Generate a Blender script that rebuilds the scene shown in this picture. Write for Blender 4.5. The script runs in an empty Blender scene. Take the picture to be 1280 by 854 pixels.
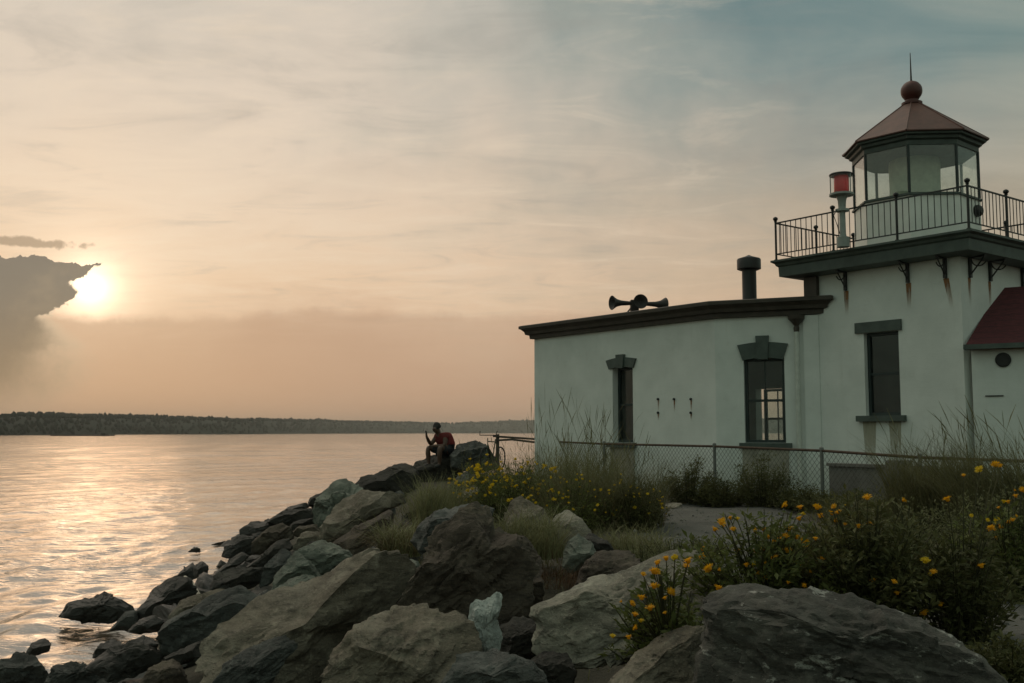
import bpy, math, random
import numpy as np
from mathutils import Vector
C = bpy.context.scene.collection
D = bpy.data
R_ = math.radians
rng = np.random.default_rng(7)
random.seed(7)

# ------------------------------------------------------------------ survey of the photograph
F_ = 1280.0; EYE = 3.0; PITCH = math.atan(114 / F_)
cP, sP = math.cos(PITCH), math.sin(PITCH)
def ray(px, py):
    x = (px - 640) / F_; y = (427 - py) / F_
    d = np.array([x, cP - y * sP, sP + y * cP]); return d / d[1]
def P(px, py, Y):
    r = ray(px, py) * Y; r[2] += EYE; return r
def on_plane(px, py, o, e):
    n = np.array([-e[1], e[0]]); r = ray(px, py)
    t = (o[0] * n[0] + o[1] * n[1]) / (r[0] * n[0] + r[1] * n[1])
    r = r * t; r[2] += EYE; return r
def azel(px, py):
    d = ray(px, py); d = d / np.linalg.norm(d)
    return math.degrees(math.atan2(d[0], d[1])), math.degrees(math.asin(d[2]))
def lin(*c):
    return tuple(((v / 255) / 12.92 if v / 255 <= .04045 else ((v / 255 + .055) / 1.055) ** 2.4) for v in c)

# ------------------------------------------------------------------ numpy noise
_perm = np.random.default_rng(3).permutation(256); _perm = np.concatenate([_perm, _perm, _perm])
_val = np.random.default_rng(4).uniform(-1, 1, 256)
def vnoise(p):
    p = np.asarray(p, float); i = np.floor(p).astype(int); f = p - i; f = f * f * f * (f * (f * 6 - 15) + 10)
    i = i & 255; x, y, z = i[:, 0], i[:, 1], i[:, 2]
    def h(a, b, c): return _val[_perm[_perm[_perm[(x + a) & 255] + ((y + b) & 255)] + ((z + c) & 255)] & 255]
    fx, fy, fz = f[:, 0], f[:, 1], f[:, 2]
    def l(a, b, t): return a + (b - a) * t
    return l(l(l(h(0,0,0), h(1,0,0), fx), l(h(0,1,0), h(1,1,0), fx), fy),
             l(l(h(0,0,1), h(1,0,1), fx), l(h(0,1,1), h(1,1,1), fx), fy), fz)
def fbm(p, o=4, g=.5):
    s = 0; a = 1
    for k in range(o):
        s = s + a * vnoise(p * 2 ** k + 17.3 * k); a *= g
    return s

# ------------------------------------------------------------------ node helpers
class S:                                            # a socket with arithmetic
    nt = None
    def __init__(s, k): s.k = k
    @staticmethod
    def op(o, *a, clamp=False):
        n = S.nt.nodes.new('ShaderNodeMath'); n.operation = o; n.use_clamp = clamp
        for i, v in enumerate(a):
            if isinstance(v, S): S.nt.links.new(v.k, n.inputs[i])
            else: n.inputs[i].default_value = v
        return S(n.outputs[0])
    def __add__(s, o): return S.op('ADD', s, o)
    __radd__ = __add__
    def __sub__(s, o): return S.op('SUBTRACT', s, o)
    def __rsub__(s, o): return S.op('SUBTRACT', o, s)
    def __mul__(s, o): return S.op('MULTIPLY', s, o)
    __rmul__ = __mul__
    def __truediv__(s, o): return S.op('DIVIDE', s, o)
    def __pow__(s, o): return S.op('POWER', s, o)
def sstep(a, b, x):
    n = S.nt.nodes.new('ShaderNodeMapRange'); n.interpolation_type = 'SMOOTHSTEP'
    for i, v in ((0, x), (1, a), (2, b)):
        if isinstance(v, S): S.nt.links.new(v.k, n.inputs[i])
        else: n.inputs[i].default_value = v
    return S(n.outputs[0])
def ramp(x, stops, interp='LINEAR'):
    n = S.nt.nodes.new('ShaderNodeValToRGB'); n.color_ramp.interpolation = interp
    e = n.color_ramp.elements
    while len(e) < len(stops): e.new(0.5)
    for q, (p, c) in zip(e, stops):
        q.position = p; q.color = (*c, 1) if isinstance(c, tuple) else (c, c, c, 1)
    S.nt.links.new(x.k, n.inputs[0]); return S(n.outputs[0])
def mixc(f, a, b, blend='MIX'):
    n = S.nt.nodes.new('ShaderNodeMix'); n.data_type = 'RGBA'; n.blend_type = blend
    for i, v in ((0, f), (6, a), (7, b)):
        if isinstance(v, S): S.nt.links.new(v.k, n.inputs[i])
        elif isinstance(v, tuple): n.inputs[i].default_value = (*v[:3], 1)
        else: n.inputs[i].default_value = v
    return S(n.outputs[2])
def noise(vec, scale, detail=4, rough=.55, dist=0.0, out=0):
    n = S.nt.nodes.new('ShaderNodeTexNoise')
    n.inputs['Scale'].default_value = scale; n.inputs['Detail'].default_value = detail
    n.inputs['Roughness'].default_value = rough; n.inputs['Distortion'].default_value = dist
    if vec is not None: S.nt.links.new(vec.k, n.inputs['Vector'])
    return S(n.outputs[out])
def coord(kind='Object'):
    n = S.nt.nodes.new('ShaderNodeTexCoord'); return S(n.outputs[kind])
def position():
    return S(S.nt.nodes.new('ShaderNodeNewGeometry').outputs['Position'])
def mapping(v, scale=(1,1,1), rot=(0,0,0), loc=(0,0,0)):
    n = S.nt.nodes.new('ShaderNodeMapping'); S.nt.links.new(v.k, n.inputs[0])
    n.inputs[1].default_value = loc; n.inputs[2].default_value = rot; n.inputs[3].default_value = scale
    return S(n.outputs[0])
def sep(v):
    n = S.nt.nodes.new('ShaderNodeSeparateXYZ'); S.nt.links.new(v.k, n.inputs[0]); return [S(o) for o in n.outputs]
def comb(x, y, z):
    n = S.nt.nodes.new('ShaderNodeCombineXYZ')
    for i, v in enumerate((x, y, z)):
        if isinstance(v, S): S.nt.links.new(v.k, n.inputs[i])
        else: n.inputs[i].default_value = v
    return S(n.outputs[0])
def bump(h, strength, dist=.02):
    n = S.nt.nodes.new('ShaderNodeBump'); n.inputs['Strength'].default_value = strength
    n.inputs['Distance'].default_value = dist; S.nt.links.new(h.k, n.inputs['Height']); return S(n.outputs[0])
def rand():
    return S(S.nt.nodes.new('ShaderNodeObjectInfo').outputs['Random'])
def new_mat(name):
    m = D.materials.new(name); m.use_nodes = True; S.nt = m.node_tree
    return m, m.node_tree.nodes['Principled BSDF']
def setp(b, **k):
    for n, v in k.items():
        i = b.inputs[n.replace('_', ' ')]
        if isinstance(v, S): S.nt.links.new(v.k, i)
        elif isinstance(v, tuple): i.default_value = (*v, 1)
        else: i.default_value = v
M = {}
def plain(name, col, rough=.6, var=.25, scale=6, bmp=.15, metal=0, spec=.5, coords='Object', dist=.01):
    m, b = new_mat(name); v = coord(coords)
    n = noise(v, scale, 5, .6)
    dark = tuple(c * (1 - var) for c in col); lite = tuple(min(1, c * (1 + var)) for c in col)
    setp(b, Base_Color=ramp(n, [(.3, dark), (.7, lite)]), Roughness=rough, Metallic=metal,
         Normal=bump(noise(v, scale * 6, 4, .6), bmp, dist))
    b.inputs['Specular IOR Level'].default_value = spec
    M[name] = m; return m

# ------------------------------------------------------------------ mesh helpers
class MB:
    def __init__(s): s.v = []; s.f = []
    def add(s, V, F):
        o = len(s.v); s.v.extend([tuple(map(float, p)) for p in V]); s.f.extend([tuple(i + o for i in f) for f in F]); return s
    def hexa(s, b, t):                               # bottom 4, top 4 (both counter-clockwise from above)
        return s.add(list(b) + list(t), [(3,2,1,0), (4,5,6,7), (0,1,5,4), (1,2,6,5), (2,3,7,6), (3,0,4,7)])
    def box(s, o, ex, ey, ez, x0, x1, y0, y1, z0, z1):
        o, ex, ey, ez = map(np.asarray, (o, ex, ey, ez))
        q = lambda x, y, z: o + ex * x + ey * y + ez * z
        return s.hexa([q(x0,y0,z0), q(x1,y0,z0), q(x1,y1,z0), q(x0,y1,z0)], [q(x0,y0,z1), q(x1,y0,z1), q(x1,y1,z1), q(x0,y1,z1)])
    def prism(s, poly, vec):                         # poly: 3-d points, extruded by vec
        n = len(poly); a = [np.asarray(p, float) for p in poly]; b = [p + np.asarray(vec) for p in a]
        return s.add(a + b, [tuple(range(n))[::-1], tuple(range(n, 2 * n))] + [(i, (i + 1) % n, n + (i + 1) % n, n + i) for i in range(n)])
    def tube(s, pts, r, n=8, cap=True):
        pts = [np.asarray(p, float) for p in pts]; m = len(pts)
        rr = r if hasattr(r, '__len__') else [r] * m; V = []
        ref = None
        for i, p in enumerate(pts):
            t = pts[min(i + 1, m - 1)] - pts[max(i - 1, 0)]; t = t / (np.linalg.norm(t) + 1e-9)
            if ref is None: ref = np.array([0, 0, 1.]) if abs(t[2]) < .9 else np.array([1., 0, 0])
            a = np.cross(t, ref); a /= np.linalg.norm(a) + 1e-9; b = np.cross(t, a); ref = -np.cross(t, a) if False else ref
            for k in range(n):
                w = 2 * math.pi * k / n; V.append(p + rr[i] * (a * math.cos(w) + b * math.sin(w)))
        F = [(i * n + k, i * n + (k + 1) % n, (i + 1) * n + (k + 1) % n, (i + 1) * n + k) for i in range(m - 1) for k in range(n)]
        if cap: F += [tuple(range(n))[::-1], tuple(range((m - 1) * n, m * n))]
        return s.add(V, F)
    def lathe(s, c, prof, n=24, axis=None):          # prof: (radius, height) pairs about an axis through c
        c = np.asarray(c, float); az = np.array([0, 0, 1.]) if axis is None else np.asarray(axis, float) / np.linalg.norm(axis)
        t = np.array([1., 0, 0]) if abs(az[0]) < .9 else np.array([0, 1., 0])
        a = np.cross(t, az); a /= np.linalg.norm(a); b = np.cross(az, a); V = []
        for r, h in prof:
            for k in range(n):
                w = 2 * math.pi * k / n; V.append(c + az * h + r * (a * math.cos(w) + b * math.sin(w)))
        m = len(prof)
        F = [(i * n + k, i * n + (k + 1) % n, (i + 1) * n + (k + 1) % n, (i + 1) * n + k) for i in range(m - 1) for k in range(n)]
        F += [tuple(range(n))[::-1], tuple(range((m - 1) * n, m * n))]
        return s.add(V, F)
    def loft(s, rings, cap=True):                    # rings of equal point count
        n = len(rings[0]); V = [p for r in rings for p in r]; m = len(rings)
        F = [(i * n + k, i * n + (k + 1) % n, (i + 1) * n + (k + 1) % n, (i + 1) * n + k) for i in range(m - 1) for k in range(n)]
        if cap: F += [tuple(range(n))[::-1], tuple(range((m - 1) * n, m * n))]
        return s.add(V, F)
def link(o): C.objects.link(o); return o
def origin(o):
    while o.parent: o = o.parent
    return np.array(o.location)
def mesh_from(name, V, F, m, smooth=False, sharp=None):
    me = D.meshes.new(name)
    if isinstance(F, np.ndarray):
        V = np.asarray(V, np.float32); k = F.shape[1]
        me.vertices.add(len(V)); me.vertices.foreach_set('co', V.ravel())
        me.loops.add(F.size); me.loops.foreach_set('vertex_index', F.ravel().astype(np.int32))
        me.polygons.add(len(F)); me.polygons.foreach_set('loop_start', np.arange(0, F.size, k, dtype=np.int32))
        me.update(calc_edges=True)
    else:
        me.from_pydata(V, [], F); me.update()
    if m: me.materials.append(M[m] if isinstance(m, str) else m)
    me.polygons.foreach_set('use_smooth', [bool(smooth)] * len(me.polygons))
    if smooth and sharp: me.set_sharp_from_angle(angle=R_(sharp))
    me.update()
    return me
def fix_normals(me):
    import bmesh
    bm = bmesh.new(); bm.from_mesh(me); bmesh.ops.recalc_face_normals(bm, faces=bm.faces); bm.to_mesh(me); bm.free()
def tag(o, label=None, cat=None, group=None, kind=None):
    for k, v in (('label', label), ('category', cat), ('group', group), ('kind', kind)):
        if v: o[k] = v
    return o
def obj(name, b, m, parent=None, loc=None, smooth=False, sharp=35, normals=True):
    """one mesh object from a builder whose points are in world space"""
    o_ = origin(parent) if parent else (np.array(loc, float) if loc is not None else np.zeros(3))
    V = np.array(b.v, float) - o_
    me = mesh_from(name, [tuple(p) for p in V], b.f, m, smooth, sharp)
    if normals: fix_normals(me)
    o = link(D.objects.new(name, me))
    if parent: o.parent = parent
    else: o.location = tuple(o_)
    return o
def thing(name, loc, label, cat, group=None):
    o = link(D.objects.new(name, None)); o.location = tuple(map(float, loc)); o.empty_display_size = .2
    return tag(o, label, cat, group)
def copy_obj(src, parent=None, loc=None):
    o = link(src.copy())
    if parent: o.parent = parent
    if loc is not None: o.location = tuple(map(float, loc))
    return o
exec_order = []
Zv = np.array([0, 0, 1.])

# ------------------------------------------------------------------ camera, world, sun
sc = bpy.context.scene
cam = link(D.objects.new('camera', D.cameras.new('camera')))
cam.location = (0, 0, EYE); cam.rotation_euler = (math.pi / 2 + PITCH, 0, 0)
cam.data.sensor_width = 36; cam.data.lens = 36; cam.data.clip_start = .05; cam.data.clip_end = 30000
sc.camera = cam
sc.view_settings.view_transform = 'Standard'; sc.view_settings.look = 'None'
sc.view_settings.exposure = 0; sc.view_settings.gamma = 1; sc.view_settings.use_curve_mapping = False
sc.render.engine = 'CYCLES'
try:
    sc.cycles.use_denoising = True; sc.cycles.denoiser = 'OPENIMAGEDENOISE'
except Exception: pass
sc.cycles.max_bounces = 8; sc.cycles.transparent_max_bounces = 12; sc.cycles.volume_bounces = 0
sc.cycles.sample_clamp_indirect = 4; sc.cycles.caustics_reflective = False; sc.cycles.caustics_refractive = False

SUN_AZ, SUN_EL = azel(112, 360)
sun = link(D.objects.new('sun', D.lights.new('sun', 'SUN')))
sd = Vector((math.sin(R_(SUN_AZ)) * math.cos(R_(SUN_EL)), math.cos(R_(SUN_AZ)) * math.cos(R_(SUN_EL)), math.sin(R_(SUN_EL))))
sun.rotation_euler = sd.to_track_quat('Z', 'Y').to_euler(); sun.location = (-20, 30, 20)
sun.data.energy = .03; sun.data.color = (1, .60, .34); sun.data.angle = R_(10.0)

w = D.worlds.new('World'); sc.world = w; w.use_nodes = True
nt = w.node_tree; S.nt = nt; nt.nodes.clear()
out = nt.nodes.new('ShaderNodeOutputWorld')
g = coord('Generated'); gx, gy, gz_ = sep(g)
EL = S.op('ARCSINE', gz_) * 57.2958
AZ = S.op('ARCTAN2', gx, gy) * 57.2958
warp = noise(g, 5, 4, .6) - .5
fine = noise(g, 38, 5, .6) - .5
pl_ = comb(gx / (gz_ + .10), gy / (gz_ + .10), 0.0)
streak = noise(mapping(pl_, (1.0, 1.5, 1), (0, 0, .5)), 1.5, 8, .60, .7) - .5
rip = noise(mapping(pl_, (1.0, 1.9, 1), (0, 0, .35)), 2.6, 8, .66, .8) - .5
tiny = noise(g, 110, 5, .65) - .5
mid_ = noise(g, 15, 7, .62, .3) - .5
dAZ = S.op('ABSOLUTE', AZ - SUN_AZ); dAZ = S.op('MINIMUM', dAZ, 360 - dAZ)
dS = S.op('SQRT', (AZ - SUN_AZ) ** 2 + (EL - SUN_EL) ** 2)
EW = EL + warp * 7 + streak * 3
e = lambda d: max(0, min(1, d / 90))
e01 = EW * (1 / 90)
sunny = ramp(e01, [(e(0), lin(197,157,128)), (e(4), lin(206,170,141)), (e(8), lin(231,200,168)), (e(12), lin(233,209,183)), (e(17), lin(225,208,189)),
                   (e(23), lin(212,202,188)), (e(30), lin(166,168,163)), (e(50), lin(140,148,144)), (1.0, lin(132,144,140))])
dusky = ramp(e01, [(e(0), lin(188,166,142)), (e(5), lin(192,170,144)), (e(9), lin(184,163,138)), (e(12), lin(168,156,138)), (e(15), lin(146,148,140)),
                   (e(19), lin(106,132,134)), (e(24), lin(82,120,126)), (e(36), lin(82,118,124)), (e(60), lin(124,142,140)), (1.0, lin(132,144,140))])
back = ramp(e01, [(e(0), lin(124,132,118)), (e(10), lin(138,157,140)), (e(30), lin(128,156,146)), (1.0, lin(132,144,140))])
t1 = sstep(8.0, 42.0, dAZ + warp * 14 + streak * 24 + mid_ * 10 - sstep(16.0, 4.0, EL) * 8)
sky = mixc(t1, sunny, dusky)
sky = mixc(sstep(40.0, 78.0, dAZ), sky, back)
# cirrus, lighter and darker streaks
cir = sstep(-.25, .3, streak) * sstep(3.0, 12.0, EL)
sky = mixc(cir * .26, sky, lin(236,217,190))
ripm = sstep(3.0, 9.0, EL) * sstep(70.0, 40.0, dAZ)
sky = mixc(sstep(-.02, .22, rip) * ripm * .34 * sstep(46.0, 24.0, dAZ), sky, lin(240,220,194))
sky = mixc(sstep(.0, -.24, rip) * ripm * .27, sky, lin(150,148,141))
sky = mixc(sstep(.02, -.28, streak) * sstep(8.0, 20.0, EL) * .30, sky, lin(120,128,124))
# glow of the veiled sun
glow = S.op('EXPONENT', dS * (-1 / .80)) * 2.7
halo = S.op('EXPONENT', dS * (-1 / 4.0)) * .20
# low cloud bank over the far shore
bank_top = ramp((AZ + 40) * (1 / 60), [(0, 6.2/12), ((-24+40)/60, 5.9/12), ((-19.5+40)/60, 5.95/12), ((-15+40)/60, 6.2/12), ((-12.6+40)/60, 6.45/12), ((-11+40)/60, 6.85/12), ((-9.5+40)/60, 6.5/12), ((0+40)/60, 6.5/12), (1, 6.6/12)]) * 12
bank = sstep(.40, -.30, EL - bank_top - mid_ * .7 - fine * .6 - tiny * .4) * sstep(26.0, 8.0, AZ) * sstep(-80.0, -50.0, AZ)
# dark cloud in front of the sun
cut = lambda px, py: azel(px, py)
edge = [(510, 40), (470, 78), (430, 88), (404, 62), (394, 50), (382, 78), (374, 92), (367, 104), (358, 92), (350, 88), (343, 100), (337, 118), (333, 126), (330, 134), (327, 96), (320, -60)]
er = ramp((EL + mid_ * 1.5 + fine * 1.0 + tiny * .5) * (1 / 12), [(max(0, azel(x, y)[1]) / 12, (azel(x, y)[0] + 32) / 16) for y, x in edge]) * 16 - 32
soft = sstep(6.6, 3.0, EL) * 5.5 + .42
dk = sstep(0.0, 1.0, (er + mid_ * 3.0 + fine * 2.2 + tiny * 1.4 - AZ) / soft + .4) * sstep(9.42, 8.85, EL + mid_ * 2.0 + fine * 1.5 + tiny * .9 + (AZ - SUN_AZ) * .04)
dk = dk * (.35 + .65 * sstep(.1, 3.0, EL)) * sstep(-75.0, -45.0, AZ)
az1, el1 = azel(28, 302)
wisp_r = S.op('SQRT', ((AZ - az1) / 3.0) ** 2 + ((EL - el1 + fine * .35) / .27) ** 2)
wisp = sstep(1.2, .65, wisp_r + fine * 1.3 + tiny * 1.6)
glow_vis = 1 - S.op('MAXIMUM', dk, S.op('MAXIMUM', wisp, bank * .93))
sky = mixc(bank * (.52 + mid_ * .35), sky, lin(188,154,128))
sky = mixc(dk * .93, sky, mixc(sstep(2.0, 8.0, EL), lin(116,104,92), lin(92,95,94)))
sky = mixc(wisp * .85, sky, lin(152,132,112))
sky = mixc(dk * sstep(.0, .22, mid_ + fine * .5) * .22, sky, lin(172,152,126))
rim = dk * (1 - dk) * 4 * S.op('EXPONENT', dS * (-1 / 2.6))
sky = mixc(rim * .7, sky, (1.0, .80, .55))
# unseen warm sky glow, added to light the rock tops and lantern's left face
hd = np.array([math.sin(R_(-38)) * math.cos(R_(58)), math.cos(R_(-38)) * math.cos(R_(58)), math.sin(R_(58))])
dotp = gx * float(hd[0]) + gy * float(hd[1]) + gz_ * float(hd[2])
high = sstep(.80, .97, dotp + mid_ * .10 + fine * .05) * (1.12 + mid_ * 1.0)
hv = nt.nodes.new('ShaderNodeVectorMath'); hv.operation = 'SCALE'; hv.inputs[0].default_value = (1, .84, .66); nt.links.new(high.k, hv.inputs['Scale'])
gl = nt.nodes.new('ShaderNodeVectorMath'); gl.operation = 'SCALE'; gl.inputs[0].default_value = (1, .80, .56)
nt.links.new((glow * glow_vis + halo * (1 - dk * .9) * (1 - bank * .72)).k, gl.inputs['Scale'])
addv = nt.nodes.new('ShaderNodeVectorMath'); addv.operation = 'ADD'
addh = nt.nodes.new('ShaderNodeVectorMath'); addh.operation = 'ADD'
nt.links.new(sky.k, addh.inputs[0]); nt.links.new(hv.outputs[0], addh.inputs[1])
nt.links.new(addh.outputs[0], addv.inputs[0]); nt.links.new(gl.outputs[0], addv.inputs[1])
bg = nt.nodes.new('ShaderNodeBackground'); nt.links.new(addv.outputs[0], bg.inputs[0]); bg.inputs[1].default_value = .96
nish = nt.nodes.new('ShaderNodeTexSky'); nish.sky_type = 'NISHITA'; nish.sun_disc = False
nish.sun_elevation = R_(SUN_EL); nish.sun_rotation = R_(SUN_AZ); nish.dust_density = 2
bg2 = nt.nodes.new('ShaderNodeBackground'); nt.links.new(nish.outputs[0], bg2.inputs[0]); bg2.inputs[1].default_value = .002
ad = nt.nodes.new('ShaderNodeAddShader')
nt.links.new(bg.outputs[0], ad.inputs[0]); nt.links.new(bg2.outputs[0], ad.inputs[1]); nt.links.new(ad.outputs[0], out.inputs[0])

# ------------------------------------------------------------------ materials
def wall_material():
    m, b = new_mat('white_plaster'); p = position(); x, y, z = sep(p)
    n = noise(p, 1.3, 5, .6); streaks = noise(mapping(p, (3.5, 3.5, .22)), 1.6, 4, .65)
    col = ramp(n, [(.3, (.65, .685, .655)), (.7, (.77, .80, .77))])
    col = mixc(sstep(.54, .78, streaks) * .18, col, (.50, .52, .46))
    low = sstep(2.6, 1.3, z + (noise(p, 2.2, 4) - .5) * 1.4)
    col = mixc(low * .45, col, (.36, .35, .28))
    patch = noise(p, .9, 3, .5, .4); col = mixc(sstep(.545, .565, patch) * .10, col, (.86, .88, .86)); col = mixc(sstep(.60, .62, noise(p, 2.7, 6, .7)) * .10, col, (.45, .46, .42))
    brick = noise(mapping(p, (1.2, 1.2, 9)), 2, 2, .5)
    setp(b, Base_Color=col, Roughness=.72, Normal=bump(noise(p, 26, 4, .6) * .6 + brick * .5, .35, .012))
    M['white_plaster'] = m
wall_material()
plain('dark_green_trim', (.064, .086, .076), .55, .25, 4)
plain('brown_trim', (.050, .040, .030), .6, .3, 4)
plain('window_frame', (.018, .030, .030), .5, .25, 6)
plain('iron', (.012, .013, .013), .5, .2, 8, metal=.0)
plain('lantern_red', (.085, .022, .018), .5, .3, 5)
plain('copper_roof', (.105, .040, .028), .55, .3, 4)
plain('lantern_white', (.84, .85, .80), .6, .08, 3)
plain('curtain', (.62, .64, .50), .85, .15, 5, bmp=.4)
plain('galvanised', (.16, .17, .16), .5, .2, 8, metal=.3)
plain('pipe_paint', (.58, .61, .56), .55, .12, 6)
plain('grey_paint', (.30, .33, .31), .5, .15, 6)
plain('concrete', (.16, .155, .14), .9, .3, 3, bmp=.4)
plain('apron', (.34, .32, .26), .9, .25, 4, bmp=.4)
plain('old_wood', (.07, .058, .045), .8, .35, 5, bmp=.3)
plain('driftwood', (.42, .38, .31), .8, .25, 6, bmp=.4)
plain('rust', (.075, .048, .034), .9, .4, 9)
plain('wire', (.085, .085, .075), .6, .3, 9)
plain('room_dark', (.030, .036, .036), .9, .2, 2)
plain('skin', (.09, .048, .032), .55, .12, 8)
plain('shirt', (.13, .014, .013), .85, .2, 9)
plain('backpack', (.20, .018, .018), .8, .25, 9)
plain('shorts', (.02, .022, .028), .85, .3, 9)
plain('hair', (.012, .009, .008), .7, .3, 20)
plain('shoe', (.03, .028, .026), .6, .3, 12)
plain('phone', (.012, .012, .014), .25, .1, 9)
plain('tyre', (.015, .015, .015), .7, .2, 9)
plain('bike_green', (.05, .075, .04), .5, .2, 9)
plain('horn_iron', (.030, .026, .022), .6, .3, 7)
def glass(name, tint, refl=.0, alpha=.12):
    m, b = new_mat(name); nt = m.node_tree
    tr = nt.nodes.new('ShaderNodeBsdfTransparent'); tr.inputs[0].default_value = (*tint, 1)
    gls = nt.nodes.new('ShaderNodeBsdfGlossy'); gls.inputs['Roughness'].default_value = .03
    df = nt.nodes.new('ShaderNodeBsdfDiffuse'); df.inputs[0].default_value = (.35, .36, .32, 1)
    lw = nt.nodes.new('ShaderNodeLayerWeight'); lw.inputs[0].default_value = .5
    dirt = noise(position(), 3.5, 4, .6)
    f = (S(lw.outputs['Facing']) ** 5.0) * .9 + .04 + refl
    m1 = nt.nodes.new('ShaderNodeMixShader'); nt.links.new((sstep(.35, .75, dirt) * alpha).k, m1.inputs[0])
    nt.links.new(tr.outputs[0], m1.inputs[1]); nt.links.new(df.outputs[0], m1.inputs[2])
    m2 = nt.nodes.new('ShaderNodeMixShader'); nt.links.new(f.k, m2.inputs[0])
    nt.links.new(m1.outputs[0], m2.inputs[1]); nt.links.new(gls.outputs[0], m2.inputs[2])
    nt.links.new(m2.outputs[0], nt.nodes['Material Output'].inputs[0]); M[name] = m
glass('window_glass', (.86, .90, .89), .0, .05)
glass('lantern_glass', (.94, .97, .96), .035, .07)
glass('lamp_glass', (.97, .97, .96), .01, .04)
m, b = new_mat('red_lens'); setp(b, Base_Color=(.90, .010, .018), Roughness=.15); b.inputs['Transmission Weight'].default_value = .25; M['red_lens'] = m
m, b = new_mat('shingles'); p = coord('Object')
x, y, z = sep(p); sh = noise(mapping(p, (4, 4, 22)), 2, 3, .6)
course = S.op('FRACT', z * 7.5)
setp(b, Base_Color=mixc(sstep(.86, 1.0, course) * .7, ramp(sh, [(.3, (.055, .012, .016)), (.7, (.115, .024, .028))]), (.02, .006, .007)), Roughness=.85,
     Normal=bump(course, .5, .03)); M['shingles'] = m

def rock_material(name, a, b_, c, strata, wet=0.0, stain=.35, pale=0.0):
    m, b = new_mat(name); o = coord('Object'); r = rand()
    off = mapping(o, (1, 1, 1)); va = S.nt.nodes.new('ShaderNodeVectorMath'); va.operation = 'ADD'
    S.nt.links.new(off.k, va.inputs[0]); S.nt.links.new(comb(r * 37, r * 91, r * 13).k, va.inputs[1]); v = S(va.outputs[0])
    big = noise(v, 1.7, 5, .62, .4); med = noise(v, 6, 6, .68); st = noise(mapping(v, strata, (.3, -.55, .2)), 2.2, 6, .66, .5); sp = noise(v, 55, 3, .7)
    col = ramp(big, [(.32, a), (.5, b_), (.7, c)])
    col = mixc(sstep(.40, .66, st) * .55, col, tuple(x * .38 for x in a))
    col = mixc(sstep(.56, .74, med) * .5, col, tuple(min(.6, x * 1.7) for x in c))
    col = mixc(sstep(.60, .8, noise(v, 3.1, 6, .7)) * stain, col, (.05, .04, .03))
    col = mixc(sstep(.56, .68, sp) * .5, col, tuple(min(.6, x * 1.7) for x in b_))
    col = mixc(sstep(.43, .30, sp) * .5, col, (.03, .028, .025))
    if pale: col = mixc(sstep(.58, .63, noise(mapping(v, (1, 1, 2.4), (.3, .5, 0)), 4.6, 7, .72, .12)) * pale, col, (.42, .42, .38))
    line = noise(mapping(v, tuple(q * 2.6 for q in strata), (.3, -.55, .2)), 2.4, 7, .7, .25)
    col = mixc(sstep(.58, .70, line) * .38, col, tuple(x * .35 for x in a))
    col = mixc(sstep(.42, .30, line) * .34, col, tuple(min(.6, x * 1.45) for x in c))
    crack = sstep(.56, .68, line)
    rough = .88
    if wet:
        z = sep(position())[2]; wm = sstep(wet, wet - .45, z + (noise(v, 3, 4) - .5) * .5)
        col = mixc(wm * .8, col, (.022, .020, .016)); rough = mixc(wm, (.88,) * 3, (.50,) * 3)
    h = st * .55 + med * .45 + sp * .12 - crack * .22 + noise(v, 17, 5, .7) * .3
    setp(b, Base_Color=col, Normal=bump(h, .8, .06))
    if wet: S.nt.links.new(rough.k, b.inputs['Roughness'])
    else: b.inputs['Roughness'].default_value = rough
    M[name] = m
rock_material('rock_tan', (.100, .082, .058), (.165, .140, .104), (.24, .215, .168), (1.6, 1.6, 5), .75)
rock_material('rock_green', (.10, .115, .092), (.15, .165, .135), (.20, .215, .175), (1.2, 1.2, 6), .75, .15)
rock_material('rock_brown', (.055, .040, .030), (.080, .062, .046), (.14, .115, .082), (1.3, 1.3, 5), .75)
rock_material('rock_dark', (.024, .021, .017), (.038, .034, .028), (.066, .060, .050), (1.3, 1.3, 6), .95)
rock_material('rock_pale', (.165, .150, .117), (.235, .215, .170), (.32, .30, .245), (1.6, 1.6, 4), .4, .25)
rock_material('rock_white', (.33, .36, .34), (.42, .45, .42), (.50, .52, .48), (5, 5, 1.0), .2, .15)
rock_material('rock_grey', (.044, .046, .042), (.074, .077, .071), (.14, .145, .134), (1.5, 1.2, 6), .4)

rock_material('rock_streaked', (.040, .037, .031), (.062, .059, .050), (.105, .102, .086), (1.2, 1.2, 5), .3, .4, .55)

def leaf_material(name, col, tip, var=.35, trans=.3):
    m, b = new_mat(name); r = coord('Object'); n = noise(r, 2.3, 3); n2 = noise(r, 21, 3)
    c = ramp(n, [(.3, tuple(v * (1 - var) for v in col)), (.7, tip)])
    c = mixc(sstep(.4, .7, n2) * .5, c, tuple(v * .55 for v in col))
    setp(b, Base_Color=c, Roughness=.6); b.inputs['Specular IOR Level'].default_value = .25
    nt = m.node_tree; tl = nt.nodes.new('ShaderNodeBsdfTranslucent'); nt.links.new(c.k, tl.inputs[0])
    mx = nt.nodes.new('ShaderNodeMixShader'); mx.inputs[0].default_value = trans
    nt.links.new(b.outputs[0], mx.inputs[1]); nt.links.new(tl.outputs[0], mx.inputs[2]); nt.links.new(mx.outputs[0], nt.nodes['Material Output'].inputs[0])
    M[name] = m
leaf_material('beach_grass', (.20, .205, .095), (.34, .33, .17))
leaf_material('dark_grass', (.125, .128, .055), (.22, .205, .10))
leaf_material('dry_grass', (.15, .11, .06), (.25, .18, .09))
leaf_material('red_grass', (.11, .06, .035), (.19, .11, .06))
leaf_material('leaf_green', (.115, .145, .042), (.20, .215, .07))
leaf_material('leaf_dark', (.095, .105, .038), (.175, .17, .07))
leaf_material('leaf_grey', (.14, .15, .07), (.25, .25, .12))
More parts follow.
